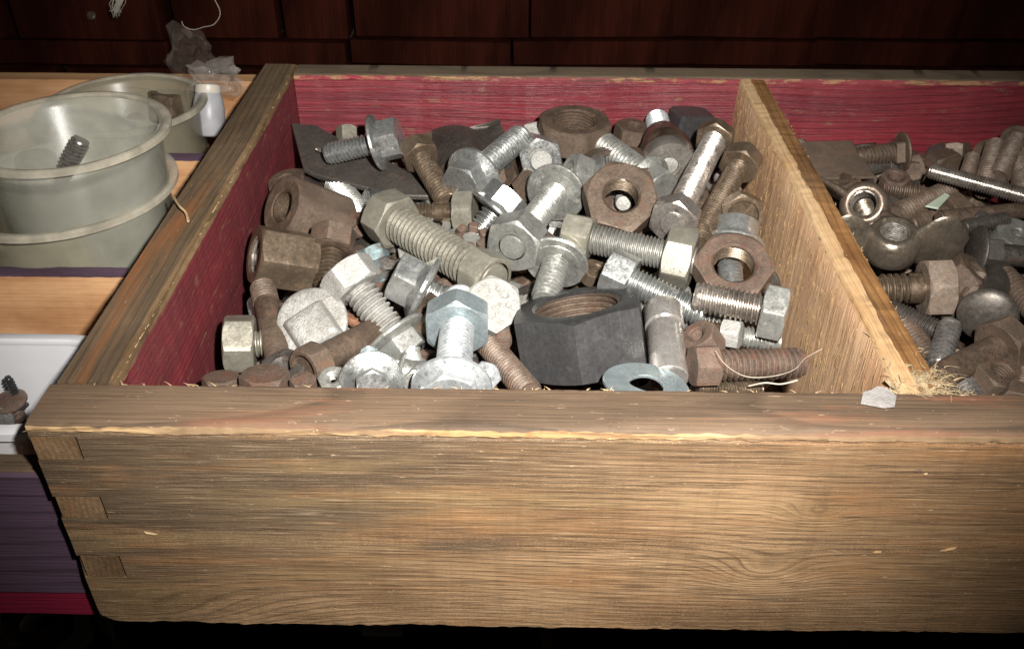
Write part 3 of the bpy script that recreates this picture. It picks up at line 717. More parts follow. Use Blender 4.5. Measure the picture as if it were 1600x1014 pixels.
# ------------------------------------------------------------------ hardware builders (sizes in photo pixels at the place of the thing)
GB, GN, GW = 'bolts heaped in the middle compartment', 'nuts heaped in the middle compartment', 'washers in the middle compartment'
GR, GRN = 'bolts heaped in the right compartment', 'nuts heaped in the right compartment'
DISH = [(0.62, 0.0), (0.56, -0.035), (0.30, -0.05)]
RING = [(0.66, 0.0), (0.60, -0.04), (0.54, -0.04), (0.50, 0.0)]
DOME = [(0.62, 0.0), (0.58, -0.02), (0.50, -0.02), (0.46, 0.015), (0.22, 0.03)]
def pt(p): return at(*p)
def bolt(label, a, b, d, af, hh, mat, flange=0, fth=None, plain=0.0, face=None, nut=None, roll=0.3, group=GB, name='hex_bolt', hmat=None, pitch=None, smat=None, n=6, cat='bolt', square=0, dome=0, dep=None, cut=0.982):
    A, B_ = pt(a), pt(b)
    ax = A - B_; L = ax.length
    s = depth((A + B_) / 2) / FPX
    d, af, hh, flange = d * s, af * s, hh * s, flange * s
    T = frame(ax, B_, roll)
    o = empty(name, T)
    tag(o, label, cat, group)
    mt = M[mat]; hm_ = M[hmat or mat]; sm_ = M[smat or mat]
    fth = (fth * s if fth else flange * 0.10) if flange else 0
    pitch = pitch * s if pitch else max(d * 0.18, 0.0012)
    zs = L - hh - fth
    # shank: threaded, with a plain length below the head
    mb = MB(); zt = zs * (1 - plain)
    if zt > 0.001: mb.add(*thread(d / 2, pitch, 0, zt, taper1=plain > 0, cap1=False, dep=dep))
    if plain: mb.add(*lathe([(d / 2 * 0.99, zt - pitch * .6), (d / 2, zt), (d / 2, zs)], 30, c0=False, c1=False))
    mb.obj('shank', sm_, o, T)
    if dome:
        D = dome * s / 2
        pr = [(d / 2 * 0.9, L - hh - 0.0002), (D * 0.96, L - hh), (D, L - hh + D * 0.06)] + [(D * math.cos(q), L - hh + D * 0.06 + hh * math.sin(q)) for q in (0.15, 0.35, 0.55, 0.75, 0.95, 1.15, 1.35, 1.5)]
        MB().add(*lathe(pr, 40)).obj('head', hm_, o, T, sharp=40)
        if square: MB().add(*xf(rbox(d * 1.02, d * 1.02, square * s, 0.0008, 1), Matrix.Translation((0, 0, L - hh - square * s / 2)))).obj('square_neck', hm_, o, T)
    else:
        MB().add(*hexa(af, L - hh, L, ch0=not flange, ch1=True, recess=face, n=n, cut=cut)).obj('head', hm_, o, T, sharp=28)
        if flange:
            z0 = zs; R1 = flange / 2
            prof = [(d / 2 * 1.02, z0 + 0.0001), (R1 * 0.72, z0), (R1 * 0.74, z0 + fth * .12), (R1 * 0.96, z0 + fth * .1), (R1, z0 + fth * 0.3), (R1 * 0.985, z0 + fth * 0.7), (R1 * 0.9, z0 + fth * 0.95), (af / 2 * 1.06, z0 + fth * 1.5), (af / 2 * 0.9, z0 + fth * 2.0)]
            MB().add(*lathe(prof, 56)).obj('flange', hm_, o, T, sharp=40)
    if nut:
        nut_part(o, T, d, pitch, s, **nut)
    return o
def nut_part(o, T, d, pitch, s, at_, af, th, mat, flange=0, flip=False, roll=0.2, washer=True):
    z0, z1 = at_ * s, (at_ + th) * s
    af *= s
    v = hexa(af, z0, z1, hole=d / 2 * 0.97, n=6)
    if roll: v = xf(v, Matrix.Rotation(roll, 4, 'Z'))
    q = MB().add(*v).obj('nut', M[mat], o, T, sharp=28)
    if flange:
        R1 = flange * s / 2; f = R1 * 0.16
        zz = z1 if not flip else z0; g = 1 if not flip else -1
        prof = [(d / 2, zz - g * f * .2), (R1 * .7, zz - g * f * .6), (R1 * 0.9, zz - g * f * .1), (R1, zz + g * f * .25), (R1, zz + g * f * 0.7), (R1 * 0.95, zz + g * f), (d / 2, zz + g * f)]
        MB().add(*lathe(prof, 56, loop=True)).obj('flange', M[mat], o, T, sharp=40)
def nut(label, c, axis, af, th, hole, mat, roll=0.2, group=GN, name='hex_nut', n=6, filled=None, imat=None, cut=0.982, pitch=None, chf=0.58, cat='nut'):
    P = pt(c); s = depth(P) / FPX
    z = camdir(*axis); af, th, hole = af * s, th * s, hole * s
    T = frame(z, P - z * th / 2, roll)
    o = empty(name, T); tag(o, label, cat, group)
    r = hole / 2
    # body: outside and end faces, with countersunk mouths
    seg = 60; rc = af / 2 * 0.97
    v, f = hexa(af, 0, th, hole=0, recess=None, n=n, cut=cut, slope=chf, seg=seg)
    ths = [2 * PI * j / seg for j in range(seg)]
    def ring(rr, zz): return [(rr * math.cos(t), rr * math.sin(t), zz) for t in ths]
    def hr(t): return hexr(t, af, cut, n)
    p_ = pitch * s if pitch else max(hole * 0.085, 0.0012)
    dd = p_ * 0.5
    rings = [ring(r + dd * 0.9, dd * 0.9), ring(r + dd * 2, 0), ring(rc, 0), [(hr(t) * math.cos(t), hr(t) * math.sin(t), max(0, hr(t) - rc) * chf) for t in ths],
             [(hr(t) * math.cos(t), hr(t) * math.sin(t), th - max(0, hr(t) - rc) * chf) for t in ths], ring(rc, th), ring(r + dd * 2, th), ring(r + dd * 0.9, th - dd * 0.9)]
    v, f = rings_mesh(rings, False, False)
    MB().add(v, f).obj('body', M[mat], o, T, sharp=28)
    MB().add(*thread(r, p_, dd * 0.9, th - dd * 0.9, seg=36, dep=dd, inner=True)).obj('thread', M[imat or mat], o, T)
    return o
def washer(label, c, axis, do, di, th, mat, group=GW, name='washer', cat='washer', roll=0, wob=0.0):
    P = pt(c); s = depth(P) / FPX; z = camdir(*axis)
    T = frame(z, P, roll); do, di, th = do * s / 2, di * s / 2, th * s / 2
    e = th * 0.35
    pr = [(di, -th + e), (di + e, -th), (do - e, -th), (do, -th + e), (do, th - e), (do - e, th), (di + e, th), (di, th - e)]
    v, f = lathe(pr, 64, loop=True)
    if wob: v = [(x, y, zz + wob * do * math.sin(2 * math.atan2(y, x))) for x, y, zz in v]
    o = MB().add(v, f).obj(name, M[mat], None, T, sharp=40)
    return tag(o, label, cat, group)
def stud(label, a, b, d, mat, group=GB, name='threaded_rod', cat='rod', plain=0.0, pitch=None, nuts=()):
    A, B_ = pt(a), pt(b); ax = A - B_; L = ax.length; s = depth((A + B_) / 2) / FPX; d *= s
    T = frame(ax, B_); p_ = pitch * s if pitch else max(d * 0.17, 0.0011)
    o = empty(name, T); tag(o, label, cat, group)
    zt = L * (1 - plain)
    MB().add(*thread(d / 2, p_, zt * 0 if not plain else L * plain, L)).obj('thread', M[mat], o, T)
    if plain: MB().add(*lathe([(d * .42, 0), (d * .45, 0.0006), (d * .45, L * plain), (d * .45, L * plain + p_)], 28, c1=False)).obj('shank', M[mat], o, T)
    for nn in nuts: nut_part(o, T, d, p_, s, **nn)
    return o
def poly_plate(label, name, pts, th, mat, cat, group=None, holes=(), plane=None, bend=None, bevel=0.0006, mats=None):
    """flat plate: photo outline dropped on the plane through three of its corners, with real thickness"""
    P = [pt(pts[i]) for i in (plane or (0, len(pts) // 3, 2 * len(pts) // 3))]
    nrm = (P[1] - P[0]).cross(P[2] - P[0]).normalized()
    if nrm.dot(CAM - P[0]) < 0: nrm = -nrm
    top = []
    for q in pts:
        d = ray(q[0], q[1]); t = (P[0] - CAM).dot(nrm) / d.dot(nrm); top.append(CAM + d * t)
    c = sum(top, Vector()) / len(top)
    T = frame(nrm, c); Ti = T.inverted()
    s = depth(c) / FPX; th *= s
    loc = [Ti @ p for p in top]
    cc = Vector((0, 0, 0))
    def inset(k, z):
        o = []
        for p in loc:
            dv = Vector((p.x, p.y, 0)); ln = dv.length
            o.append((p.x - dv.x / ln * k, p.y - dv.y / ln * k, z))
        return o
    o = MB().add(*rings_mesh([inset(bevel, -th), inset(0, -th + bevel), inset(0, -bevel), inset(bevel, 0)])).obj(name, M[mat], None, T, sharp=30)
    return tag(o, label, cat, group)

# ------------------------------------------------------------------ middle compartment, back to front
poly_plate('dark flat steel strip with a cut corner leaning in the back left corner', 'steel_strip',
    [(455, 192, 1.6), (494, 196, 1.6), (512, 207, 1.6), (604, 250, 1.4), (644, 272, 1.2), (670, 306, 1.1), (622, 305, 1.1), (494, 273, 1.3), (474, 263, 1.3)], 9, 'dark', 'plate', plane=(0, 4, 8))
stud('little bright pin lying on the cut end of the dark strip', (494, 233, 1.75), (508, 237, 1.75), 7, 'steel', None, 'steel_pin', 'pin')
bolt('zinc flange bolt on the dark strip, head up against the red wall', (626, 214, 3.1), (510, 242, 2.0), 34, 58, 34, 'zinc', flange=88, group=GB, roll=0.55)
bolt('small olive square-headed screw standing behind the dark strip', (541, 198, 1.9), (543, 250, 0.6), 16, 25, 26, 'olive', n=4, roll=0.6)
# bent sheet, swept through a net of points
def bent_sheet():
    net = [[(648, 236, 0.7), (664, 212, 1.1), (690, 198, 1.5), (722, 196, 1.5), (748, 204, 1.1), (764, 198, 1.3), (780, 186, 1.6)],
           [(660, 262, 0.6), (676, 240, 1.1), (700, 224, 1.6), (730, 218, 1.6), (754, 224, 1.1), (772, 216, 1.2), (788, 206, 1.4)],
           [(680, 300, 0.4), (692, 278, 0.9), (712, 262, 1.4), (738, 252, 1.4), (762, 252, 0.9), (780, 242, 0.9), (796, 230, 1.0)],
           [(694, 322, 0.2), (706, 306, 0.6), (724, 294, 0.9), (748, 284, 0.9), (770, 278, 0.5), (788, 268, 0.5), (804, 258, 0.5)]]
    P = [[pt(q) for q in row] for row in net]
    def cr(a, b, c, d, t): return 0.5 * ((2 * b) + (c - a) * t + (2 * a - 5 * b + 4 * c - d) * t * t + (3 * b - a - 3 * c + d) * t ** 3)
    def spl(l, n):
        o = []
        for i in range(len(l) - 1):
            for k in range(n): o.append(cr(l[max(i - 1, 0)], l[i], l[i + 1], l[min(i + 2, len(l) - 1)], k / n))
        return o + [l[-1]]
    rows = [spl(row, 5) for row in P]
    cols_ = list(zip(*rows)); cols_ = [spl(list(c), 4) for c in cols_]
    g = list(zip(*cols_)); c0 = pt((715, 250, 1.2)); th = F_ * 0.0018
    rings = [[tuple(p - c0) for p in row] + [tuple(p + th - c0) for p in reversed(row)] for row in g]
    o = MB().add(*rings_mesh(rings)).obj('bent_sheet', M['dark'], None, Matrix.Translation(c0), sharp=45)
    tag(o, 'dark bent sheet of metal with an upturned ear against the red back wall', 'sheet metal')
bent_sheet()
poly_plate('brown plate peeping out left of the dark bent sheet', 'steel_plate', [(638, 232, 1.2), (664, 206, 1.3), (690, 204, 1.3), (700, 240, 1.2)], 6, 'brown', 'plate')
nut('brown hexagon nut behind the ring washer, half hidden', (988, 210, 0.9), (0.1, 0.8, 0.6), 52, 30, 22, 'brown')
nut('large brown nut showing its threaded hole at the back wall', (897, 206, 1.9), (0.02, 0.80, 0.62), 106, 42, 62, 'brown', roll=0.1, cut=0.95)
washer('pale flat washer edge between the silver nut and the zinc thread', (818, 217, 1.6), (-.25, .85, .45), 40, 20, 5, 'white')
bolt('silver nut run onto a bolt end, facing forward below the large brown nut', (838, 214, 0.6), (846, 252, 1.9), 38, 50, 8, 'rough', nut=dict(at_=3, af=60, th=30, mat='zinc', roll=0.52))
bolt('zinc flange bolt pointing its thread up to the right', (719, 293, 2.4), (815, 212, 2.2), 42, 62, 34, 'zinc', flange=92, roll=0.2)
bolt('brown hex bolt leaning below the dark bent sheet', (649, 231, 2.3), (699, 316, 1.6), 36, 54, 30, 'bronze', roll=0.45)
# right end of the back
def dark_block():
    A = at(1082, 180, 1.4); z = camdir(0.16, 0.80, 0.58); s = depth(A) / FPX
    T = frame(z, A - z * 22 * s, 0.12)
    o = MB().add(*rbox(64 * s, 46 * s, 56 * s, 8 * s, 3)).obj('dark_block', M['black'], None, T, sharp=30)
    tag(o, 'dark rounded steel block leaning on the back wall by the divider', 'block')
dark_block()
def bushing():
    A, B_ = at(1026, 186, 1.5), at(1046, 262, 1.9)
    T = frame(B_ - A, A); L = (B_ - A).length; s = depth(A) / FPX
    o = empty('bushing', T); tag(o, 'steel bushing with a pin, rusty collar and pale bore by the ring washer', 'bushing')
    MB().add(*thread(18 * s, 4 * s, 0, L * 0.5, cap1=False)).obj('pin', M['white'], o, T)
    MB().add(*lathe([(19 * s, L * .34), (27 * s, L * .40), (34 * s, L * .60), (39 * s, L * .70), (39.5 * s, L * .86)], 48, False, False)).obj('collar', M['bronze'], o, T, sharp=40)
    MB().add(*lathe([(39.5 * s, L * .86), (39 * s, L * .96), (37 * s, L), (16 * s, L), (14.5 * s, L - 2 * s), (14 * s, L - 10 * s)], 48, False, False)).obj('face', M['steel'], o, T, sharp=40)
    MB().add(*lathe([(14 * s, L - 12 * s), (13 * s, L - 7 * s), (8 * s, L - 4 * s)], 24)).obj('plug', M['rough'], o, T, sharp=40)
bushing()
washer('brown ring washer with a silver thread through it', (970, 251, 2.3), (0.0, 0.86, 0.50), 118, 70, 8, 'brown')
bolt('silver flange bolt passing through the brown ring washer', (1036, 296, 1.9), (928, 216, 1.6), 44, 52, 34, 'galv', flange=74, roll=0.2)
bolt('silver flange nut cap left of the ring washer, round end facing left', (887, 268, 2.3), (960, 300, 0.9), 36, 60, 34, 'galv', flange=88, face=DOME, roll=0.4)
bolt('long bright bolt with a nut on its end, left of the dark bolt', (1120, 212, 2.7), (1050, 352, 3.2), 40, 58, 26, 'steel', hmat='bronze', nut=dict(at_=4, af=66, th=30, mat='steel', roll=0.15), roll=0.25, face=RING, pitch=4.6)
bolt('long dark oily bolt leaning beside the divider', (1162, 246, 3.0), (1086, 384, 2.2), 36, 60, 30, 'bronze', roll=0.62, pitch=6)
bolt('hex head with cupped stamped face beside the divider', (1161, 338, 2.8), (1130, 278, 0.8), 34, 58, 28, 'steel', hmat='bronze', face=[(0.80, 0.0), (0.74, -0.05), (0.3, -0.06)], roll=0.1)
nut('brown open nut standing on edge in the middle', (969, 314, 3.0), (0.0, 0.28, 0.96), 108, 44, 52, 'brown', roll=0.22, imat='bronze', pitch=4.5)
stud('dull grey round rod end seen through the upright brown nut', (974, 318, 1.5), (974, 300, 0.2), 26, 'dull')
# left side
nut('brown coupling nut with slotted bright threads in its mouth', (486, 338, 1.6), (-0.66, 0.20, 0.72), 92, 110, 46, 'brown', roll=0.55, imat='bronze', cut=0.93)
nut('small brown square nut behind the coupling nut, at the red side', (449, 286, 1.2), (-0.2, 0.75, 0.62), 56, 18, 20, 'brown', n=4, roll=0.5)
washer('grey washer on edge against the red side wall', (427, 316, 0.9), (-0.75, 0.3, 0.6), 52, 22, 6, 'dull')
stud('silver threaded end under the dark strip', (524, 288, 0.3), (574, 350, 0.8), 42, 'galv')
bolt('black hex head in the shadow beside the big olive bolt', (571, 322, 1.3), (650, 330, 0.4), 30, 54, 32, 'black', roll=0.4)
nut('big brown nut lying on its side by the red wall, polished flat', (443, 405, 2.0), (-0.86, 0.12, 0.50), 88, 92, 56, 'bronze', roll=0.28, imat='steel')
bolt('brown flange bolt with one bright facet standing by the brown nuts', (523, 360, 2.6), (507, 458, 1.2), 38, 64, 34, 'brown', smat='bronze', flange=70, fth=4, roll=0.5)
bolt('bolt end with flaking blue paint behind the white-threaded bolt', (578, 386, 1.5), (600, 440, 0.2), 28, 44, 24, 'teal', face=DISH)
washer('grey flange edge below the big olive bolt', (682, 350, 1.4), (0.1, .55, .8), 46, 18, 6, 'dull')
bolt('brown bolt lying flat, head to the right, below the leaning brown bolt', (742, 331, 1.9), (650, 332, 1.6), 30, 60, 32, 'bronze', hmat='olive', plain=0.45, roll=0.5)
bolt('bright flange bolt in the centre, square facets catching the light', (800, 300, 3.0), (738, 374, 1.2), 42, 64, 34, 'zinc', flange=92, roll=0.15)
bolt('flange bolt with a collar and a nut on its forward end', (874, 294, 2.2), (799, 388, 3.0), 44, 60, 12, 'galv', flange=100, fth=12, hmat='galv', nut=dict(at_=3, af=78, th=44, mat='galv', roll=0.1), roll=0.3)
def castle_nut():
    P = at(736, 378, 1.7); s = depth(P) / FPX; z = camdir(0.1, 0.55, 0.8); T = frame(z, P)
    o = empty('castle_nut', T); tag(o, 'crusty rusted castle nut in the middle of the heap', 'nut', GN)
    MB().add(*hexa(50 * s, -20 * s, 6 * s, hole=17 * s)).obj('body', M['rust'], o, T, sharp=28)
    for k in range(6):
        a = k * PI / 3 + 0.3
        MB().add(*xf(rbox(11 * s, 15 * s, 18 * s, 3 * s, 2), T.__class__.Rotation(a, 4, 'Z') @ Matrix.Translation((20 * s, 0, 10 * s)))).obj('castellation', M['rust'], o, T)
    MB().add(*thread(16 * s, 3.5 * s, -24 * s, 7 * s)).obj('bolt_end', M['galv'], o, T)
castle_nut()
bolt('big olive bolt with coarse thread and a nut on its tip', (597, 334, 2.6), (772, 440, 2.9), 62, 82, 44, 'olive', smat='olive', roll=0.15, pitch=9.5, nut=dict(at_=0, af=72, th=42, mat='olive', roll=0.4))
bolt('olive bolt with red rust under its head and a nut on its end', (882, 364, 3.1), (1086, 408, 3.1), 48, 64, 46, 'olive', smat='dull', roll=0.42, pitch=6, nut=dict(at_=2, af=84, th=44, mat='olive', roll=0.5))
bolt('small white rough bolt stub between olive and flange bolts', (640, 386, 1.6), (650, 440, 0.6), 24, 34, 18, 'rough')
bolt('bright flange bolt beside the white-threaded bolt', (616, 428, 2.8), (728, 486, 1.4), 46, 76, 44, 'zinc', flange=112, fth=14, roll=0.45)
nut('dark purple-brown nut behind the rough white bolt', (615, 400, 0.9), (0.2, 0.3, 0.9), 56, 30, 20, 'dark', roll=0.5)
bolt('white rough-threaded hex bolt ending in a flange nut', (536, 420, 3.4), (640, 558, 1.0), 53, 82, 44, 'rough', smat='rough', hmat='rough', roll=0.48, pitch=9.5, nut=dict(at_=2, af=70, th=34, mat='galv', flange=112))
# square stamped cap
def square_cap():
    P = at(487, 502, 2.3); s = depth(P) / FPX; z = camdir(-0.03, 0.30, 0.95); T = frame(z, P)
    o = empty('square_boss_cap', T); tag(o, 'round rough galvanised cap with a raised square boss', 'cap')
    MB().add(*lathe([(20 * s, -14 * s), (52 * s, -13 * s), (56 * s, -8 * s), (56.5 * s, -2 * s), (54 * s, 1.5 * s), (46 * s, 2.5 * s), (20 * s, 2.0 * s)], 56)).obj('disc', M['rough'], o, T, sharp=50)
    rg = []
    for k, (hw, zz, rad) in enumerate(((37, 0.5, 4), (34, 11, 5), (31, 21, 6), (27, 25, 7), (14, 25.5, 5))):
        rg.append([(q[0], q[1], q[2]) for q in rrect(hw * s, hw * s, rad * s, zz * s, 4)])
    MB().add(*xf(rings_mesh(rg), Matrix.Translation((5 * s, -15 * s, 0)) @ Matrix.Rotation(0.62, 4, 'Z'))).obj('boss', M['rough'], o, T, sharp=50)
square_cap()
stud('brown stud standing between the square boss cap and the red side', (410, 446, 1.9), (436, 568, 1.7), 42, 'brown', GB, 'steel_stud', 'stud', plain=0.72)
nut('dark nut with a pale chamfer at the foot of the brown stud', (447, 586, 2.0), (-0.1, 0.72, 0.70), 70, 44, 30, 'dark', roll=0.2)
bolt('olive hex head nearest the red side wall', (351, 537, 1.7), (450, 536, 1.4), 44, 82, 46, 'olive', flange=0, roll=0.3, face=None)
stud('silver thread hidden behind the brown stud', (398, 470, 0.5), (412, 540, 0.5), 26, 'galv')
bolt('brown bolt with a worn open head, pointing up to the right', (474, 577, 2.7), (606, 508, 1.5), 46, 58, 36, 'brown', smat='brown', plain=0.92, face=[(0.78, 0), (0.70, -0.12), (0.3, -0.14)], roll=0.2)
stud('frayed end of copper strands beside the white-threaded bolt', (538, 494, 1.4), (566, 510, 1.4), 18, 'copper', None, 'copper_strands', 'wire', pitch=3)
stamped = bolt('white hexagon head lying face up in the middle of the heap', (772, 474, 2.9), (752, 505, 0.2), 40, 80, 30, 'rough', roll=0.05)
nut('dark brown nut tucked behind the bright upright bolt', (674, 496, 1.7), (-0.72, 0.50, 0.50), 64, 44, 30, 'brown', roll=0.1)
bolt('flange bolt pointing its thread down behind the big black nut', (873, 398, 2.2), (850, 470, 1.9), 44, 60, 12, 'galv', flange=104, fth=12, roll=0.3)
bolt('silver bolt with a round dished end lying right of the flange bolts', (948, 421, 3.0), (1100, 492, 2.2), 46, 70, 44, 'zinc', face=DISH, roll=0.3, pitch=7)
bolt('long threaded bolt wedged under the silver dished bolt', (960, 478, 1.2), (1140, 512, 1.4), 34, 44, 24, 'galv', smat='dull')
bolt('silver flanged cap nut right under the cupped head', (1150, 352, 2.1), (1138, 440, 0.8), 40, 74, 34, 'zinc', flange=100, n=24, cut=1.0)
nut('rust red nut leaning on the flanged cap nut by the divider', (1145, 421, 3.0), (-0.05, 0.50, 0.86), 112, 36, 62, 'rust', roll=0.42, imat='bronze', cut=0.95)
stud('silver thread standing inside the rust red nut', (1140, 408, 2.0), (1146, 480, 1.2), 38, 'zinc')
bolt('oily short bolt with a pale head against the divider', (1228, 492, 3.2), (1085, 462, 3.2), 50, 82, 38, 'bronze', hmat='galv', smat='steel', roll=0.6, pitch=8)
bolt('small bolt with a pale head under the oily short bolt', (1158, 524, 2.0), (1085, 512, 1.7), 32, 42, 30, 'bronze', hmat='rough', roll=0.5)
stud('silver threaded stub right of the small pale head', (1160, 526, 1.9), (1218, 534, 1.8), 36, 'galv')
nut('red brown nut between the steel spacer and the rusty bolt', (1098, 536, 2.0), (-0.55, 0.65, 0.5), 56, 44, 22, 'rust', roll=0.3)
def spacer():
    A, B_ = at(1036, 482, 2.5), at(1046, 592, 2.2); T = frame(A - B_, B_); L = (A - B_).length; s = depth(A) / FPX
    o = empty('spacer_sleeve', T); tag(o, 'polished steel spacer sleeve right of the big black nut', 'spacer')
    MB().add(*lathe([(26 * s, 0), (28 * s, 1.5 * s), (28 * s, L * .68), (27 * s, L * .70)], 48, True, False)).obj('lower_sleeve', M['polished'], o, T, sharp=30)
    MB().add(*lathe([(27 * s, L * .70), (30 * s, L * .72), (30 * s, L * .97), (28 * s, L), (16 * s, L)], 48, False, True)).obj('collar', M['polished'], o, T, sharp=30)
spacer()
# raised marks on the face of the white hexagon head
zf_ = max(v.co.z for ch in stamped.children for v in ch.data.vertices); s_ = depth(stamped.matrix_world.translation) / FPX
for (qx, qy, qr) in ((17, 12, 6.5), (21, -4, 5), (8, 21, 4), (-14, -8, 3)):
    MB().add(*xf(lathe([(qr * .55 * s_, -.0002), (qr * .6 * s_, .0004), (qr * .85 * s_, .0006), (qr * s_, .0003), (qr * s_, -.0002)], 20, loop=True), Matrix.Translation((qx * s_, qy * s_, zf_)))).obj('stamped_mark', M['rough'], stamped, stamped.matrix_world.copy(), sharp=60)
# front
nut('huge black hexagon nut tilted back in the front of the heap', (909, 521, 2.0), (-0.165, 0.95, 0.27), 190, 100, 124, 'black', roll=0.40, imat='brown', cut=0.99, pitch=9, chf=0.3)
washer('bluish zinc washer leaning between big black nut and front board', (1010, 602, 3.1), (0.14, 0.90, 0.42), 138, 54, 6, 'blue', wob=0.03)
bolt('rust red bolt lying along the front board under a stray hair', (1081, 572, 3.0), (1254, 567, 2.7), 50, 60, 40, 'rust', roll=0.5, pitch=9.5)
stud('dark threaded rod beneath the rust red bolt', (1090, 606, 2.0), (1190, 608, 1.8), 26, 'bronze')
bolt('bright upright bolt with a nut on it, standing in its white flange', (704, 626, 3.2), (719, 462, 2.6), 56, 82, 20, 'white', flange=120, smat='white', roll=0.2, pitch=9, nut=dict(at_=56, af=98, th=44, mat='blue', roll=-0.2))
nut('small white nut at the foot of the bright upright bolt', (757, 590, 3.0), (0.35, 0.4, 0.8), 42, 26, 16, 'white', roll=0.2)
bolt('oily brown threaded bolt pointing down beside the big black nut', (740, 510, 0.6), (830, 618, 2.2), 42, 60, 30, 'brown')
bolt('bluish flange bolt facing the front board', (582, 606, 3.4), (574, 540, 1.0), 36, 46, 22, 'blue', flange=96, hmat='zinc', fth=8, roll=0.02)
bolt('thin-flanged bolt lying sideways near the front board', (616, 578, 2.6), (700, 590, 2.4), 40, 40, 10, 'galv', flange=60, fth=6, plain=0.9)
nut('small grey hexagon nut at the front board', (521, 596, 3.0), (0.0, 0.6, 0.8), 42, 22, 14, 'dull', roll=0.5)
bolt('rusty bolt head at the front board below the brown stud', (413, 583, 2.9), (418, 660, 0.8), 34, 68, 40, 'rust', roll=0.3)
bolt('rusty bolt head in the front left corner', (346, 588, 2.4), (350, 650, 0.8), 30, 54, 30, 'rust', roll=0.1)
bolt('small rusty bolt head between worn open head and front board', (474, 592, 2.9), (476, 640, 1.4), 20, 38, 24, 'rust', roll=0.5)
bolt('grey bolt end below the flange nut of the rough white bolt', (652, 600, 2.6), (640, 540, 1.2), 30, 40, 24, 'galv')

# small pieces wedged in the gaps of the top layer
rg_ = random.Random(31)
for lb, c_2, af_, mt_ in (('rusty small nut between the two flange bolts in the centre', (846, 384, 1.5), 44, 'rust'), ('small brown nut between the castle nut and the white hexagon head', (762, 402, 1.6), 38, 'brown'),
        ('small dark nut below the flange bolt in the gap by the big olive bolt', (694, 436, 1.3), 42, 'rust'), ('small brown nut behind the dished bolt head', (928, 428, 1.5), 44, 'bronze'),
        ('small brown nut under the long bright bolt', (1086, 312, 1.6), 40, 'brown'), ('small dark nut between the rust red nut and the divider', (1200, 440, 1.8), 36, 'dark'),
        ('small brown nut behind the silver nut at the back', (828, 292, 1.2), 50, 'brown'), ('small zinc nut beside the rusty castle nut', (704, 378, 1.2), 34, 'galv'),
        ('small brown nut left of the brown flange bolt', (556, 352, 1.3), 36, 'rust'), ('small dark nut between square boss cap and white rough bolt', (560, 478, 1.3), 38, 'dark')):
    nut(lb, c_2, (rg_.uniform(-.6, .6), rg_.uniform(.3, .8), .6), af_, 22, 18, mt_, roll=rg_.uniform(0, 1))
for lb, a_, b_, d_, mt_ in (('short zinc stud between big olive bolt and bright flange bolt', (664, 400, 1.5), (690, 416, 1.6), 22, 'galv'), ('slim brown stud under the olive bolt with two hexes', (930, 436, 1.2), (984, 448, 1.3), 24, 'bronze'),
        ('short zinc stud behind the olive nut end', (1096, 380, 1.6), (1112, 340, 1.4), 26, 'galv'), ('slim rusty stud left of the huge black nut', (792, 470, 1.4), (786, 540, 1.6), 26, 'rust')):
    stud(lb, a_, b_, d_, mt_, pitch=d_ * 0.19)

# ------------------------------------------------------------------ right compartment
def box_clip():
    A, B_ = at(1262, 222, 1.5), at(1322, 266, 1.5)
    T = frame(B_ - A, A, 0.0); s = depth(A) / FPX; L = (B_ - A).length
    o = empty('box_clip', T)
    tag(o, 'dark bent steel box clip against the divider at the back', 'clip')
    ring = []
    A1, A2, B1 = at(1250, 222, 1.9), at(1326, 206, 1.9), at(1282, 278, 1.9)
    X = (A2 - A1); Y = (B1 - A1); Z = X.cross(Y).normalized()
    if Z.dot(CAM - A1) < 0: Z = -Z
    Yn = Y.normalized(); Xn = (X - Yn * X.dot(Yn)); w_ = Xn.length; Xn.normalize(); ly = Y.length
    C0 = A1
    T2 = Matrix((Xn, Xn.cross(Yn) * -1, Yn)).transposed().to_4x4()
    def sec(y, k, th):
        pts = []
        hw, hh, r = w_ / 2 - th, 15 * s - th, max(7 * s - th, 2 * s)
        for cx, cy, a0 in ((1, 1, 0), (-1, 1, 90), (-1, -1, 180), (1, -1, 270)):
            for i in range(5):
                a = math.radians(a0 + 90 * i / 4)
                q = Xn * (cx * (hw - r) + r * math.cos(a)) + Z * (cy * (hh - r) + r * math.sin(a))
                pts.append(tuple(o.matrix_world.inverted() @ (C0 + Xn * w_ / 2 + Yn * y - Z * 15 * s + q)))
        return pts
    MB().add(*rings_mesh([sec(0, 0, 0), sec(ly, 0, 0), sec(ly, 0, 4 * s), sec(0, 0, 4 * s)], loop=True)).obj('strap', M['brown'], o, o.matrix_world.copy(), sharp=40)
box_clip()
bolt('rusty coach bolt by the box clip, thin round head at the red wall', (1416, 236, 1.9), (1338, 246, 1.6), 32, 40, 7, 'brown', dome=62, square=14, group=GR, name='coach_bolt')
bolt('coach bolt upside down by the box clip with square neck', (1398, 250, 1.1), (1330, 272, 0.9), 26, 40, 6, 'dark', dome=46, square=12, group=GR, name='coach_bolt')
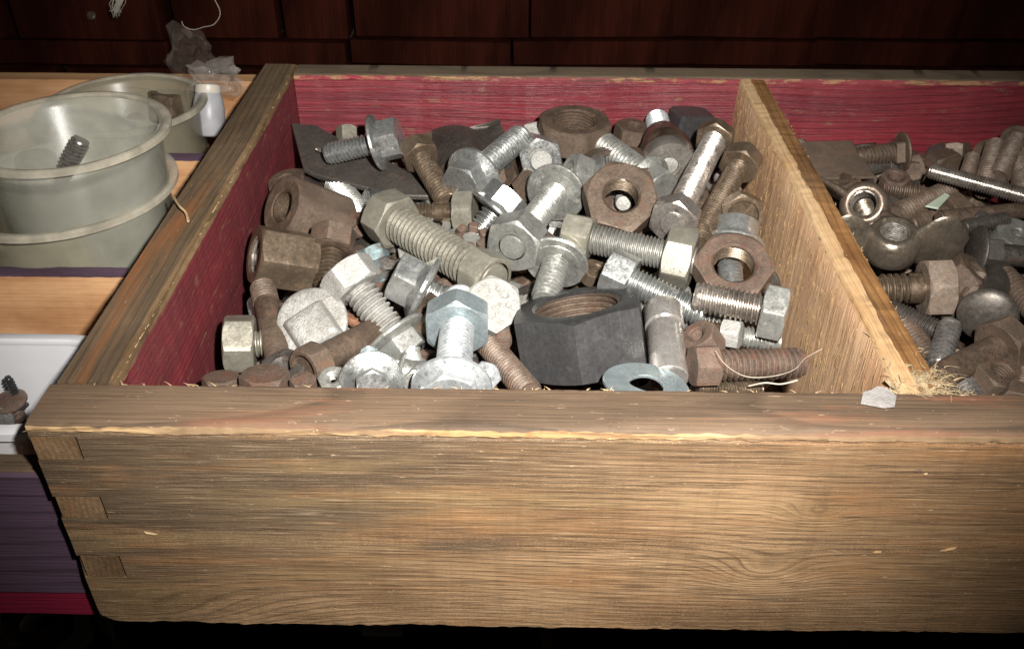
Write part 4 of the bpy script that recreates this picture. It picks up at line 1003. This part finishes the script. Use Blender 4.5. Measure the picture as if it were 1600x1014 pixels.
def wing_nut(label, c, axis, roll, hub, hole, span, mat, lift=0.55, wide=1.0, nbolt=False):
    P = pt(c); s = depth(P) / FPX; z = camdir(*axis)
    T = frame(z, P, roll); o = empty('wing_nut', T); tag(o, label, 'wing nut', 'wing nuts')
    R1, r, h = hub * s / 2, hole * s / 2, hub * s * 0.62
    MB().add(*lathe([(r + .0008, 0.0), (R1 * 0.82, 0), (R1 * .98, h * .12), (R1, h * .35), (R1 * .95, h * .75), (R1 * .80, h * 0.97), (r * 1.35, h), (r + .0006, h - .0008)], 44, False, False)).obj('hub', M[mat], o, T, sharp=50)
    MB().add(*thread(r, max(r * .2, .0009), 0, h - .0007, seg=30, inner=True)).obj('thread', M['steel'], o, T)
    if nbolt: MB().add(*thread(r * 0.98, r * .22, -h * 1.2, h * 1.9)).obj('screw_end', M['steel'], o, T)
    for sg in (-1, 1):
        rings = []
        for i in range(15):
            t = i / 14
            x = sg * (R1 * 0.72 + (span * s / 2 - R1 * .72) * t)
            zz = h * 0.45 + lift * (span * s / 2) * t * t * 0.9
            wd = (h * 0.42 + 0.30 * span * s * 0.5 * wide * math.sin(PI * min(1, t * .86 + .08)) ** 1.0) * math.sqrt(max(0.0, 1 - max(0, (t - .62) / .38) ** 2)) + 1e-5
            th = (h * 0.20 * (1 - .5 * t)) * math.sqrt(max(0.0, 1 - max(0, (t - .8) / .2) ** 2)) + 1e-5
            dx, dz = 1, lift * 1.8 * t * .9
            ln = math.hypot(dx, dz); nx, nz = -sg * dz / ln, dx / ln
            rings.append([(x + nx * wd * math.cos(a) * .5, th * math.sin(a), zz + nz * wd * math.cos(a)) for a in [2 * PI * j / 20 for j in range(20)]])
        MB().add(*rings_mesh(rings)).obj('wing', M[mat], o, T, sharp=60)
    return o
wing_nut('worn shiny wing nut with open threaded eye, nearer the divider', (1388, 398, 2.8), (-0.10, 0.66, 0.74), -0.05, 84, 40, 218, 'steelbrown', lift=0.16, wide=0.95)
wing_nut('brown rubbed wing nut behind the shiny one, screw end below', (1352, 326, 2.4), (-0.35, 0.05, 0.80), -0.55, 76, 36, 200, 'brown2', lift=0.14, wide=0.9)
stud('short screw end sticking out below the brown wing nut', (1376, 378, 2.3), (1350, 322, 2.1), 37, 'steelbrown', GR, pitch=6)
stud('long bright threaded rod crossing the heap at the right edge', (1452, 266, 3.2), (1700, 333, 3.0), 27, 'steel', GR, pitch=4.2)
stud('rusty stud leaning below the long bright rod', (1486, 296, 1.6), (1398, 336, 1.8), 34, 'brown', GR, pitch=6.8)
stud('rusty stud lying flat behind the wing nuts', (1446, 304, 1.2), (1380, 292, 1.2), 30, 'brown', GR, pitch=6.8)
bolt('rusty coach bolt upright at the red wall, round head at the top', (1592, 212, 2.2), (1556, 282, 2.0), 34, 40, 18, 'brown', dome=50, group=GR, name='coach_bolt')
stud('rusty stud leaning on the round head at the back right', (1556, 226, 1.9), (1536, 300, 1.9), 32, 'brown', GR, pitch=7.5)
stud('rusty thick stud below the upright coach bolt', (1592, 240, 1.8), (1606, 316, 2.2), 36, 'brown', GR, pitch=7.5)
washer('brown washer on edge in the back right corner', (1546, 240, 1.2), (-.5, .4, .75), 52, 22, 5, 'brown', 'washers in the right compartment')
bolt('long brown tapering bar lying under the bright rod', (1690, 320, 2.2), (1466, 342, 2.2), 26, 40, 30, 'brown', plain=0.97, group=GR, name='steel_bar', cat='bar')
poly_plate('pale green chip of paint caught between rusty studs', 'paint_chip', [(1446, 322, 2.2), (1476, 302, 2.2), (1484, 306, 2.2), (1466, 326, 2.2)], 2, 'chip', 'chip')
poly_plate('pinkish stone chip under the open wing nut', 'stone_chip', [(1432, 404, 2.2), (1448, 404, 2.2), (1472, 416, 2.2), (1470, 426, 2.2), (1436, 424, 2.2)], 10, 'chip2', 'chip')
bolt('dark coach bolt lying flat at the right edge, square neck showing', (1519, 392, 2.6), (1680, 410, 2.4), 34, 40, 10, 'dark', dome=82, square=32, plain=0.6, group=GR, name='coach_bolt')
nut('grey rough cap behind the dark coach bolt', (1585, 372, 1.8), (0.1, 0.6, 0.75), 66, 24, 16, 'dull', group=GRN, n=24)
bolt('rusty hex bolt with coarse thread under the wing nut', (1484, 449, 3.0), (1366, 452, 2.7), 48, 84, 42, 'bronze', hmat='rustbright', smat='bronze', plain=0.22, roll=0.55, group=GR, pitch=10)
bolt('coach bolt standing head down with a smooth dark dome', (1542, 497, 3.0), (1560, 418, 1.6), 46, 40, 13, 'domed', dome=84, plain=0.9, group=GR, name='coach_bolt')
stud('rusty stud leaning right of the smooth dome', (1566, 426, 2.2), (1622, 492, 2.2), 36, 'brown', GR, pitch=7.5)
nut('brown nut between the coarse bolt and the dome', (1506, 440, 2.0), (0.5, 0.6, 0.6), 70, 56, 30, 'brown', group=GRN, roll=0.2)
stud('dark stud lying below the coarse rusty bolt', (1388, 484, 1.9), (1464, 518, 2.0), 38, 'dark', GR, pitch=5.5)
stud('bright grey stud upright in front of the dome', (1486, 504, 3.0), (1464, 572, 2.2), 37, 'steelgrey', GR, pitch=7.5)
stud('rusty stud behind the bright grey stud', (1412, 506, 1.8), (1452, 560, 2.0), 36, 'brown', GR, pitch=7.5)
bolt('long brown hex bolt with a smooth shank at the front', (1580, 532, 3.3), (1432, 606, 3.0), 44, 82, 34, 'brown', plain=0.85, roll=0.35, group=GR)
stud('short grey thread poking up beneath the long brown bolt', (1490, 574, 2.4), (1520, 622, 2.6), 40, 'steelgrey', GR, pitch=7.5)
nut('rusty nut at the front board under the long brown bolt', (1556, 592, 2.8), (0.2, 0.7, 0.7), 74, 40, 30, 'brown', group=GRN, roll=0.2)
bolt('rusty bolt pointing up at the front right edge', (1590, 640, 2.8), (1612, 540, 2.6), 40, 60, 30, 'brown', group=GR)
bolt('dark blue-grey rod curving down between bar and coach bolt', (1530, 345, 1.9), (1500, 420, 1.2), 30, 44, 20, 'dark', plain=0.9, group=GR)
nut('rusty nut at the foot of the divider beside the open wing nut', (1336, 404, 1.4), (-.3, .7, .6), 60, 40, 26, 'brown', group=GRN, roll=0.4)
nut('brown nut behind the screw of the brown wing nut', (1300, 300, 1.2), (-.2, .8, .5), 60, 40, 26, 'brown', group=GRN, roll=0.1)
bolt('brown bolt under the pale green chip', (1500, 330, 1.2), (1420, 352, 1.0), 34, 56, 28, 'brown', group=GR)

for lb, a_, b_, d_, mt_ in (('slim rusty stud between the box clip and the brown wing nut', (1296, 296, 1.6), (1342, 290, 1.6), 26, 'brown'),
        ('slim rusty stud against the divider below the shiny wing nut', (1352, 440, 1.9), (1392, 478, 1.9), 30, 'bronze'),
        ('slim dark stud crossing under the bright rod', (1502, 356, 2.2), (1574, 342, 2.4), 24, 'dark'),
        ('slim brown stud between the smooth dome and the coarse bolt', (1532, 432, 2.3), (1504, 486, 2.2), 28, 'brown'),
        ('slim rusty stud at the front by the torn divider end', (1410, 540, 2.3), (1448, 590, 2.3), 30, 'brown'),
        ('slim oily stud under the head of the long brown bolt', (1536, 566, 2.6), (1500, 604, 2.6), 26, 'bronze'),
        ('slim rusty stud beside the upright coach bolt', (1520, 246, 1.4), (1506, 290, 1.6), 24, 'brown')):
    stud(lb, a_, b_, d_, mt_, GR, pitch=d_ * 0.19)
for lb, c_2, af_, mt_ in (('small rusty nut right of the long brown bolt head', (1594, 562, 2.9), 46, 'brown'), ('small oily nut in the gap left of the dome', (1480, 474, 2.2), 42, 'bronze'),
        ('small dark nut beside the pink stone chip', (1488, 420, 2.4), 40, 'dark'), ('small rusty nut under the thin round coach bolt head', (1398, 284, 1.4), 40, 'rust')):
    nut(lb, c_2, (rnd.uniform(-.5, .5), .6, .6), af_, 22, 20, mt_, group=GRN, roll=rnd.uniform(0, 1))

# ------------------------------------------------------------------ what lies below the top layer, seen through the gaps
rnd = random.Random(11)
protos = []
def mk(o): protos.append(o); return o
DL = {'b': ('half buried {} bolt', 'bolt'), 'n': ('half buried {} nut', 'nut')}
FILL = []
def far(x, y, z, dirv):
    """pixel-free placing for the copies"""
    return frame(dirv, Vector((x, y, z)), rnd.uniform(0, PI))
for mat, word in (('brown', 'brown'), ('dark', 'dark'), ('dull', 'grey'), ('rust', 'rusty'), ('bronze', 'oily')):
    FILL.append((bolt(DL['b'][0].format(word), (800, 400, -2), (870, 420, -2), 44, 70, 34, mat, group='bolts buried in the heap'), 'b'))
    FILL.append((nut(DL['n'][0].format(word), (700, 400, -2), (0, .7, .7), 76, 40, 40, mat, group='nuts buried in the heap'), 'n'))
SMALL = []
for mat, word in (('brown', 'brown'), ('galv', 'zinc'), ('bronze', 'oily'), ('olive', 'olive')):
    SMALL.append((bolt('small half buried %s bolt' % word, (800, 400, -2), (838, 400, -2), 25, 42, 20, mat, group='bolts buried in the heap'), 'b'))
    SMALL.append((nut('small half buried %s nut' % word, (700, 400, -2), (0, .7, .7), 46, 24, 24, mat, group='nuts buried in the heap'), 'n'))
copies = []
def copy_tree(o):
    c = o.copy(); COL.objects.link(c)
    for ch in o.children:
        k = ch.copy(); COL.objects.link(k); k.parent = c
        k.matrix_parent_inverse = ch.matrix_parent_inverse.copy()
    return c
bpy.context.view_layer.update()
for o, k in FILL + SMALL:
    for ch in o.children:
        w_ = o.matrix_world.inverted() @ ch.matrix_world
        ch.matrix_parent_inverse = Matrix.Identity(4); ch.matrix_basis = w_
def scatter(x0, x1, n, wts, src=None, dz=(0.006, 0.012, 0.020)):
    for i in range(n):
        o, k = rnd.choices(src or FILL, wts)[0]
        c = copy_tree(o); copies.append(c)
        y = rnd.uniform(YI + 0.022, YB - 0.02); x = rnd.uniform(x0 + 0.018, x1 - 0.018)
        fx, fy_ = (x - x0) / (x1 - x0), (y - YI) / (YB - YI)
        row = ('against the front board', 'near the front board', 'halfway back', 'near the back wall', 'against the back wall')[min(4, int(fy_ * 5))]
        if x0 == XI: col_ = ('at the red side wall', 'near the red side wall', 'left of the middle', 'right of the middle', 'near the divider', 'at the divider')[min(5, int(fx * 6))]
        else: col_ = ('just beyond the divider', 'in the right compartment', 'at the far right')[min(2, int(fx * 3))]
        c['label'] = o['label'] + ' shaded ' + col_ + ', ' + row
        z = surf(y) - rnd.choice(dz) - rnd.uniform(0, 0.005)
        a = rnd.uniform(0, 2 * PI); e = rnd.uniform(-0.3, 0.3) if k == 'b' else rnd.uniform(0.4, 1.4)
        dv = Vector((math.cos(a) * math.cos(e), math.sin(a) * math.cos(e), math.sin(e)))
        p = Vector((x, y, z))
        if k == 'b':
            p -= dv * 0.018
            q = p + dv * 0.036
            for t in (p, q):
                if t.x < x0 + .01 or t.x > x1 - .01 or t.y < YI + .012 or t.y > YB - .012: dv = Vector((0.0, 1.0, 0.0)) if x0 + .02 < x < x1 - .02 and YI + .03 < y < YB - .03 else Vector((1, 0, 0)); p = Vector((min(max(x, x0 + .03), x1 - .03), min(max(y, YI + .035), YB - .035), z)) - dv * 0.018
        c.matrix_world = frame(dv, p, rnd.uniform(0, PI))
scatter(XI, XD, 250, (3, 2, 3, 2, 2, 1, 3, 2, 2, 1))
scatter(XD + DT, 1.4 * H, 190, (5, 3, 3, 2, 0.3, 0.2, 3, 2, 2, 1))
scatter(XI, XD, 150, (4, 2, 2, 2, 4, 1, 1, 1), SMALL, (0.001, 0.004))
scatter(XD + DT, 1.4 * H, 90, (6, 4, 0, 0.3, 5, 2, 0, 0), SMALL, (0.0, 0.004))
for o, k in FILL + SMALL:
    for ch in list(o.children): bpy.data.objects.remove(ch)
    bpy.data.objects.remove(o)

# ------------------------------------------------------------------ small things round the trays
def scrap():
    p = at_z(1374, 622, 0.0012); s = depth(p) / FPX
    rr = random.Random(4); out = [(1345, 629), (1349, 612), (1362, 609), (1371, 603), (1386, 606), (1401, 618), (1398, 634), (1383, 636), (1366, 633)]
    P = [at_z(u, v, 0.0008 + rr.uniform(0, 0.0009)) for u, v in out]
    c = sum(P, Vector()) / len(P)
    mid = [c + (q - c) * 0.55 + Vector((0, 0, rr.uniform(-0.0004, 0.0005))) for q in P]
    top = [tuple(q - c) for q in P]; m2 = [tuple(q - c) for q in mid]
    low = [(a, b, z - 0.0005) for a, b, z in top]; l2 = [(a, b, z - 0.0005) for a, b, z in m2]
    o = MB().add(*rings_mesh([l2, low, top, m2])).obj('tape_scrap', M['greyscrap'], None, Matrix.Translation(c), sharp=15)
    tag(o, 'torn scrap of pale grey tape stuck on the front rim by the divider', 'tape')
scrap()
def strand(name, pts, r, mat, label, cat):
    P = [Vector(p) for p in pts]; c = P[0]
    fine = []
    for i in range(len(P) - 1):
        p0, p1, p2, p3 = P[max(i - 1, 0)], P[i], P[i + 1], P[min(i + 2, len(P) - 1)]
        for k in range(6):
            t = k / 6
            fine.append(0.5 * ((2 * p1) + (p2 - p0) * t + (2 * p0 - 5 * p1 + 4 * p2 - p3) * t * t + (3 * p1 - p0 - 3 * p2 + p3) * t ** 3) - c)
    fine.append(P[-1] - c)
    o = MB().add(*tube(fine, r, 5)).obj(name, M[mat], None, Matrix.Translation(c), merge=0)
    return tag(o, label, cat)
strand('hair', [pt((1118, 548, 4.0)), pt((1134, 570, 4.1)), pt((1165, 588, 4.2)), pt((1205, 588, 4.1)), pt((1240, 578, 3.9)), pt((1258, 560, 3.6)), pt((1285, 545, 3.4))], 0.00012, 'palefibre', 'long pale hair looping over the rust red bolt', 'hair')
strand('wood_splinter', [at_z(270, 306, .0012), at_z(280, 322, .0030), at_z(290, 332, .0022), at_z(294, 346, .0012)], 0.0006, 'fibre', 'curled pale splinter standing on the left rim of the tray', 'splinter')
strand('straw_fibres', [pt((1170, 603, 2.6)), pt((1195, 598, 3.0)), pt((1220, 600, 2.9)), pt((1246, 594, 3.0))], 0.0003, 'palefibre', 'yellow straw fibre under the rust red bolt', 'straw')
strand('cobweb_thread', [at_y(332, -6, 3.4 * H), at_y(344, 20, 3.4 * H), at_y(335, 38, 3.4 * H), at_y(318, 43, 3.4 * H), at_y(302, 47, 3.4 * H), at_y(288, 42, 3.4 * H), at_y(284, 34, 3.4 * H)], 0.00022, 'web', 'thin curled cobweb thread hanging above the clear bag', 'cobweb')
def cobweb():
    rr = random.Random(8); mb = MB(); c = at_y(183, 8, 4.0 * H)
    for i in range(34):
        u = 183 + rr.gauss(0, 6); v = -14
        p0 = at_y(u + 8, v, 4.0 * H); p1 = at_y(184 + rr.gauss(0, 5), 8 + rr.uniform(-6, 6), 4.0 * H + rr.uniform(-.004, .004)); p2 = at_y(180 + rr.gauss(0, 3), 24 + rr.uniform(-8, 5), 4.0 * H)
        mb.add(*tube([p0 - c, p1 - c, p2 - c], rr.uniform(.0002, .0006), 4, lambda t: 1.1 - t * .7))
    tag(mb.obj('cobweb_tuft', M['web'], None, Matrix.Translation(c), merge=0), 'tuft of pale cobweb hanging on the dark wall', 'cobweb')
cobweb()
def nail():
    p = at_y(143, 25, YW - 0.006); s = depth(p) / FPX
    T = frame(-F_, p)
    tag(MB().add(*lathe([(3 * s, -.012), (3 * s, -.001), (7 * s, 0), (7 * s, .0012), (5 * s, .0022)], 20)).obj('nail_head', M['bronze'], None, T, sharp=40), 'round nail head in the dark wall', 'nail')
nail()
# clear bag, a lump of film with ridges
def bag(name, label, c, y, sx, sy, seed, mat, amp):
    p = at_y(c[0], c[1], y); s = depth(p) / FPX
    bm = bmesh.new(); bmesh.ops.create_icosphere(bm, subdivisions=3, radius=1.0)
    rr = random.Random(int(seed))
    for v in bm.verts:
        n = v.co.copy()
        k = 0.75 + amp * 1.5 * mnoise.noise(n * 1.5 + Vector((seed, 0, 0))) + rr.uniform(-0.16, 0.16)
        v.co = Vector((n.x * sx * s * k, n.y * 0.8 * sx * s * k, n.z * sy * s * k))
    for f in bm.faces: f.smooth = False
    me = bpy.data.meshes.new(name); bm.to_mesh(me); bm.free(); me.materials.append(M[mat])
    o = bpy.data.objects.new(name, me); COL.objects.link(o); o.location = p
    return tag(o, label, 'bag')
bag('plastic_bag', 'crumpled clear plastic bag with shiny folds behind the tubs', (334, 122), 2.86 * H, 58, 32, 3.0, 'film', 0.30)
bag('plastic_bag', 'thin raised corner of clear film above the crumpled bag', (296, 84), 3.1 * H, 46, 58, 9.0, 'film2', 0.35)
def bottle():
    p0 = at_y(328, 214, 2.72 * H); s = depth(p0) / FPX
    T = frame(camdir(0.02, 1, 0.2), p0)
    o = empty('plastic_bottle', T); tag(o, 'small white bottle between the rear tub and the weathered tray', 'bottle')
    MB().add(*lathe([(20 * s, 0), (24 * s, 3 * s), (24 * s, 44 * s), (21 * s, 60 * s), (19 * s, 66 * s)], 36, True, False)).obj('body', M['dimwhite'], o, T, sharp=60)
    MB().add(*lathe([(19 * s, 66 * s), (20 * s, 68 * s), (19 * s, 78 * s), (16 * s, 80 * s)], 36, False, True)).obj('cap', M['palewhite'], o, T, sharp=40)
bottle()
# bolt in the front tub, bits in the rear tub
def free_bolt(label, p, d, axis, L, dd, mat, group=None, name='hex_bolt', cat='bolt', head=1.7):
    T = frame(axis, p, 0.4); o = empty(name, T); tag(o, label, cat, group)
    MB().add(*thread(dd / 2, dd * .17, 0, L)).obj('shank', M[mat], o, T)
    MB().add(*hexa(dd * head, L, L + dd * .65, recess=None)).obj('head', M[mat], o, T, sharp=28)
    return o
zt_ = zb2 + 0.004
pz = at_z(122, 228, -0.004)
stud_p = pz
T_ = frame(camdir(0.6, 0.75, 0.3), pz - camdir(0.6, 0.75, 0.3) * 0.03)
o_ = empty('threaded_stud', T_); tag(o_, 'coarse grey stud showing above the rim inside the front tub', 'stud')
MB().add(*thread(0.0050, 0.0021, 0, 0.034)).obj('thread', M['steelgrey'], o_, T_)
for i, (u, v, zz, mt, lb) in enumerate(((58, 253, -0.012, 'bronze', 'brown nut seen through the front tub'),)):
    P = at_z(u, v, zz); T2 = frame(camdir(.1, .8, .5), P, .3 * i); o2 = empty('hex_nut', T2); tag(o2, lb, 'nut', 'nuts in the front tub')
    MB().add(*hexa(.017, -.012, .004, hole=.005)).obj('body', M[mt], o2, T2, sharp=28)
for i, (u, v, zz, mt, lb) in enumerate(((262, 152, -0.03, 'bronze', 'brown nut at the bottom of the rear tub'), (210, 148, -0.033, 'rust', 'rust coloured nut at the bottom of the rear tub'))):
    P = at_z(u, v, zz); T2 = frame(camdir(.1, .9, .4), P, .3 * i); o2 = empty('hex_nut', T2); tag(o2, lb, 'nut', 'nuts in the rear tub')
    MB().add(*hexa(.022, -.014, .003, hole=.006)).obj('body', M[mt], o2, T2, sharp=28)
# screws in the white box
def screw(label, u0, v0, z0, u1, v1, z1, d, mat, headd=2.0):
    A, B_ = at_z(u0, v0, z0), at_z(u1, v1, z1); L = (A - B_).length
    T = frame(A - B_, B_); o = empty('wood_screw', T); tag(o, label, 'screw', 'screws in the white box')
    MB().add(*thread(d / 2, d * .4, 0, L * .75, taper1=False, cap1=False)).obj('thread', M[mat], o, T)
    MB().add(*lathe([(d * .42, L * .73), (d * .45, L * .93), (d * headd / 2, L), (d * headd / 2, L + d * .15), (d * .5, L + d * .3)], 20, False, True)).obj('head', M[mat], o, T, sharp=40)
zb0 = zf + 0.004
screw('black pointed screw standing up against the box wall', 34, 634, zw - 0.026, 11, 588, zw - 0.012, .0034, 'screw', 1.6)
screw('brown round-headed screw leaning in the white box', 16, 628, zw - 0.022, 34, 660, zw - 0.034, .006, 'rust', 2.2)
screw('grey steel screw at the bottom of the white box', 2, 654, zw - 0.026, 26, 622, zw - 0.03, .006, 'steelgrey', 1.7)
screw('dark screw lying across the bottom of the white box', -14, 636, zw - 0.028, 8, 664, zw - 0.034, .005, 'dark', 2.0)
# lower shelf glimpsed under the trays
def low(label, name, u, v, z, fn, cat, group=None):
    P = at_z(u, v, z); o = fn(P); return tag(o, label, cat, group)
zl = -0.50
def lown(af, th, mat, ax):
    def f(P):
        return MB().add(*hexa(af, 0, th, hole=af * .28)).obj('hex_nut', M[mat], None, frame(camdir(*ax), P, .3), sharp=28)
    return f
for i, (u, v, mt, ax, lb) in enumerate(((92, 990, 'dull', (.3, .5, .8), 'grey nut in the dark below the purple tray'), (40, 1000, 'brown', (-.2, .7, .6), 'brown nut in the dark below the purple tray'), (14, 978, 'galv', (.6, .5, .5), 'pale nut at the left bottom corner in the dark'), (65, 1006, 'bronze', (0, .9, .4), 'oily nut at the bottom edge in the dark'))):
    low(lb, 'hex_nut', u, v, -0.40, lown(.045, .022, mt, ax), 'nut', 'nuts on the lower shelf')
def tubring():
    P = at_z(-40, 1060, -0.36); s = depth(P) / FPX
    prof = [(204 * s, 0), (206 * s, .001), (206 * s, -.05), (203 * s, -.05), (202 * s, -.001)]
    return MB().add(*lathe(prof, 96, loop=True)).obj('tub_rim', M['lidded'], None, Matrix.Translation(P), sharp=50)
tag(tubring(), 'olive plastic tub rim below the front corner of the tray', 'plastic tub')
def dowel():
    A, B_ = at_z(848, 970, -0.30), at_z(862, 1040, -0.30); s = depth(A) / FPX
    T = frame(A - B_, B_); L = (A - B_).length
    return MB().add(*lathe([(9 * s, 0), (9 * s, L * .99), (7 * s, L)], 24)).obj('dowel', W['amber'], None, T, sharp=40)
tag(dowel(), 'round brown wooden dowel below the tray front', 'dowel')
def paper():
    A = at_z(598, 981, -0.36); s = depth(A) / FPX
    return MB().add(*rbox(62 * s, 24 * s, .004, .001)).obj('paper_label', M['greyscrap'], None, Matrix.Translation(A))
tag(paper(), 'grey card lying in the dark under the tray', 'card')

# ------------------------------------------------------------------ drop buried copies that nothing shows
bpy.context.view_layer.update()
dg = bpy.context.evaluated_depsgraph_get()
seen = set()
for off in ((0, 0), (-0.04, 0.0), (0.05, 0.0)):
    org = CAM + R_ * off[0] + U_ * off[1]
    for v in range(150, 612, 9):
        for u in range(300, 1710, 9):
            tgt = at(u, v, -1.0)
            ok, loc, nrm, idx, ob, mw = SC.ray_cast(dg, org, (tgt - org).normalized())
            if ok: seen.add(ob.parent.name if ob.parent else ob.name)
gone = [c for c in copies if c.name not in seen]
for c in gone:
    for ch in list(c.children): bpy.data.objects.remove(ch)
    bpy.data.objects.remove(c)
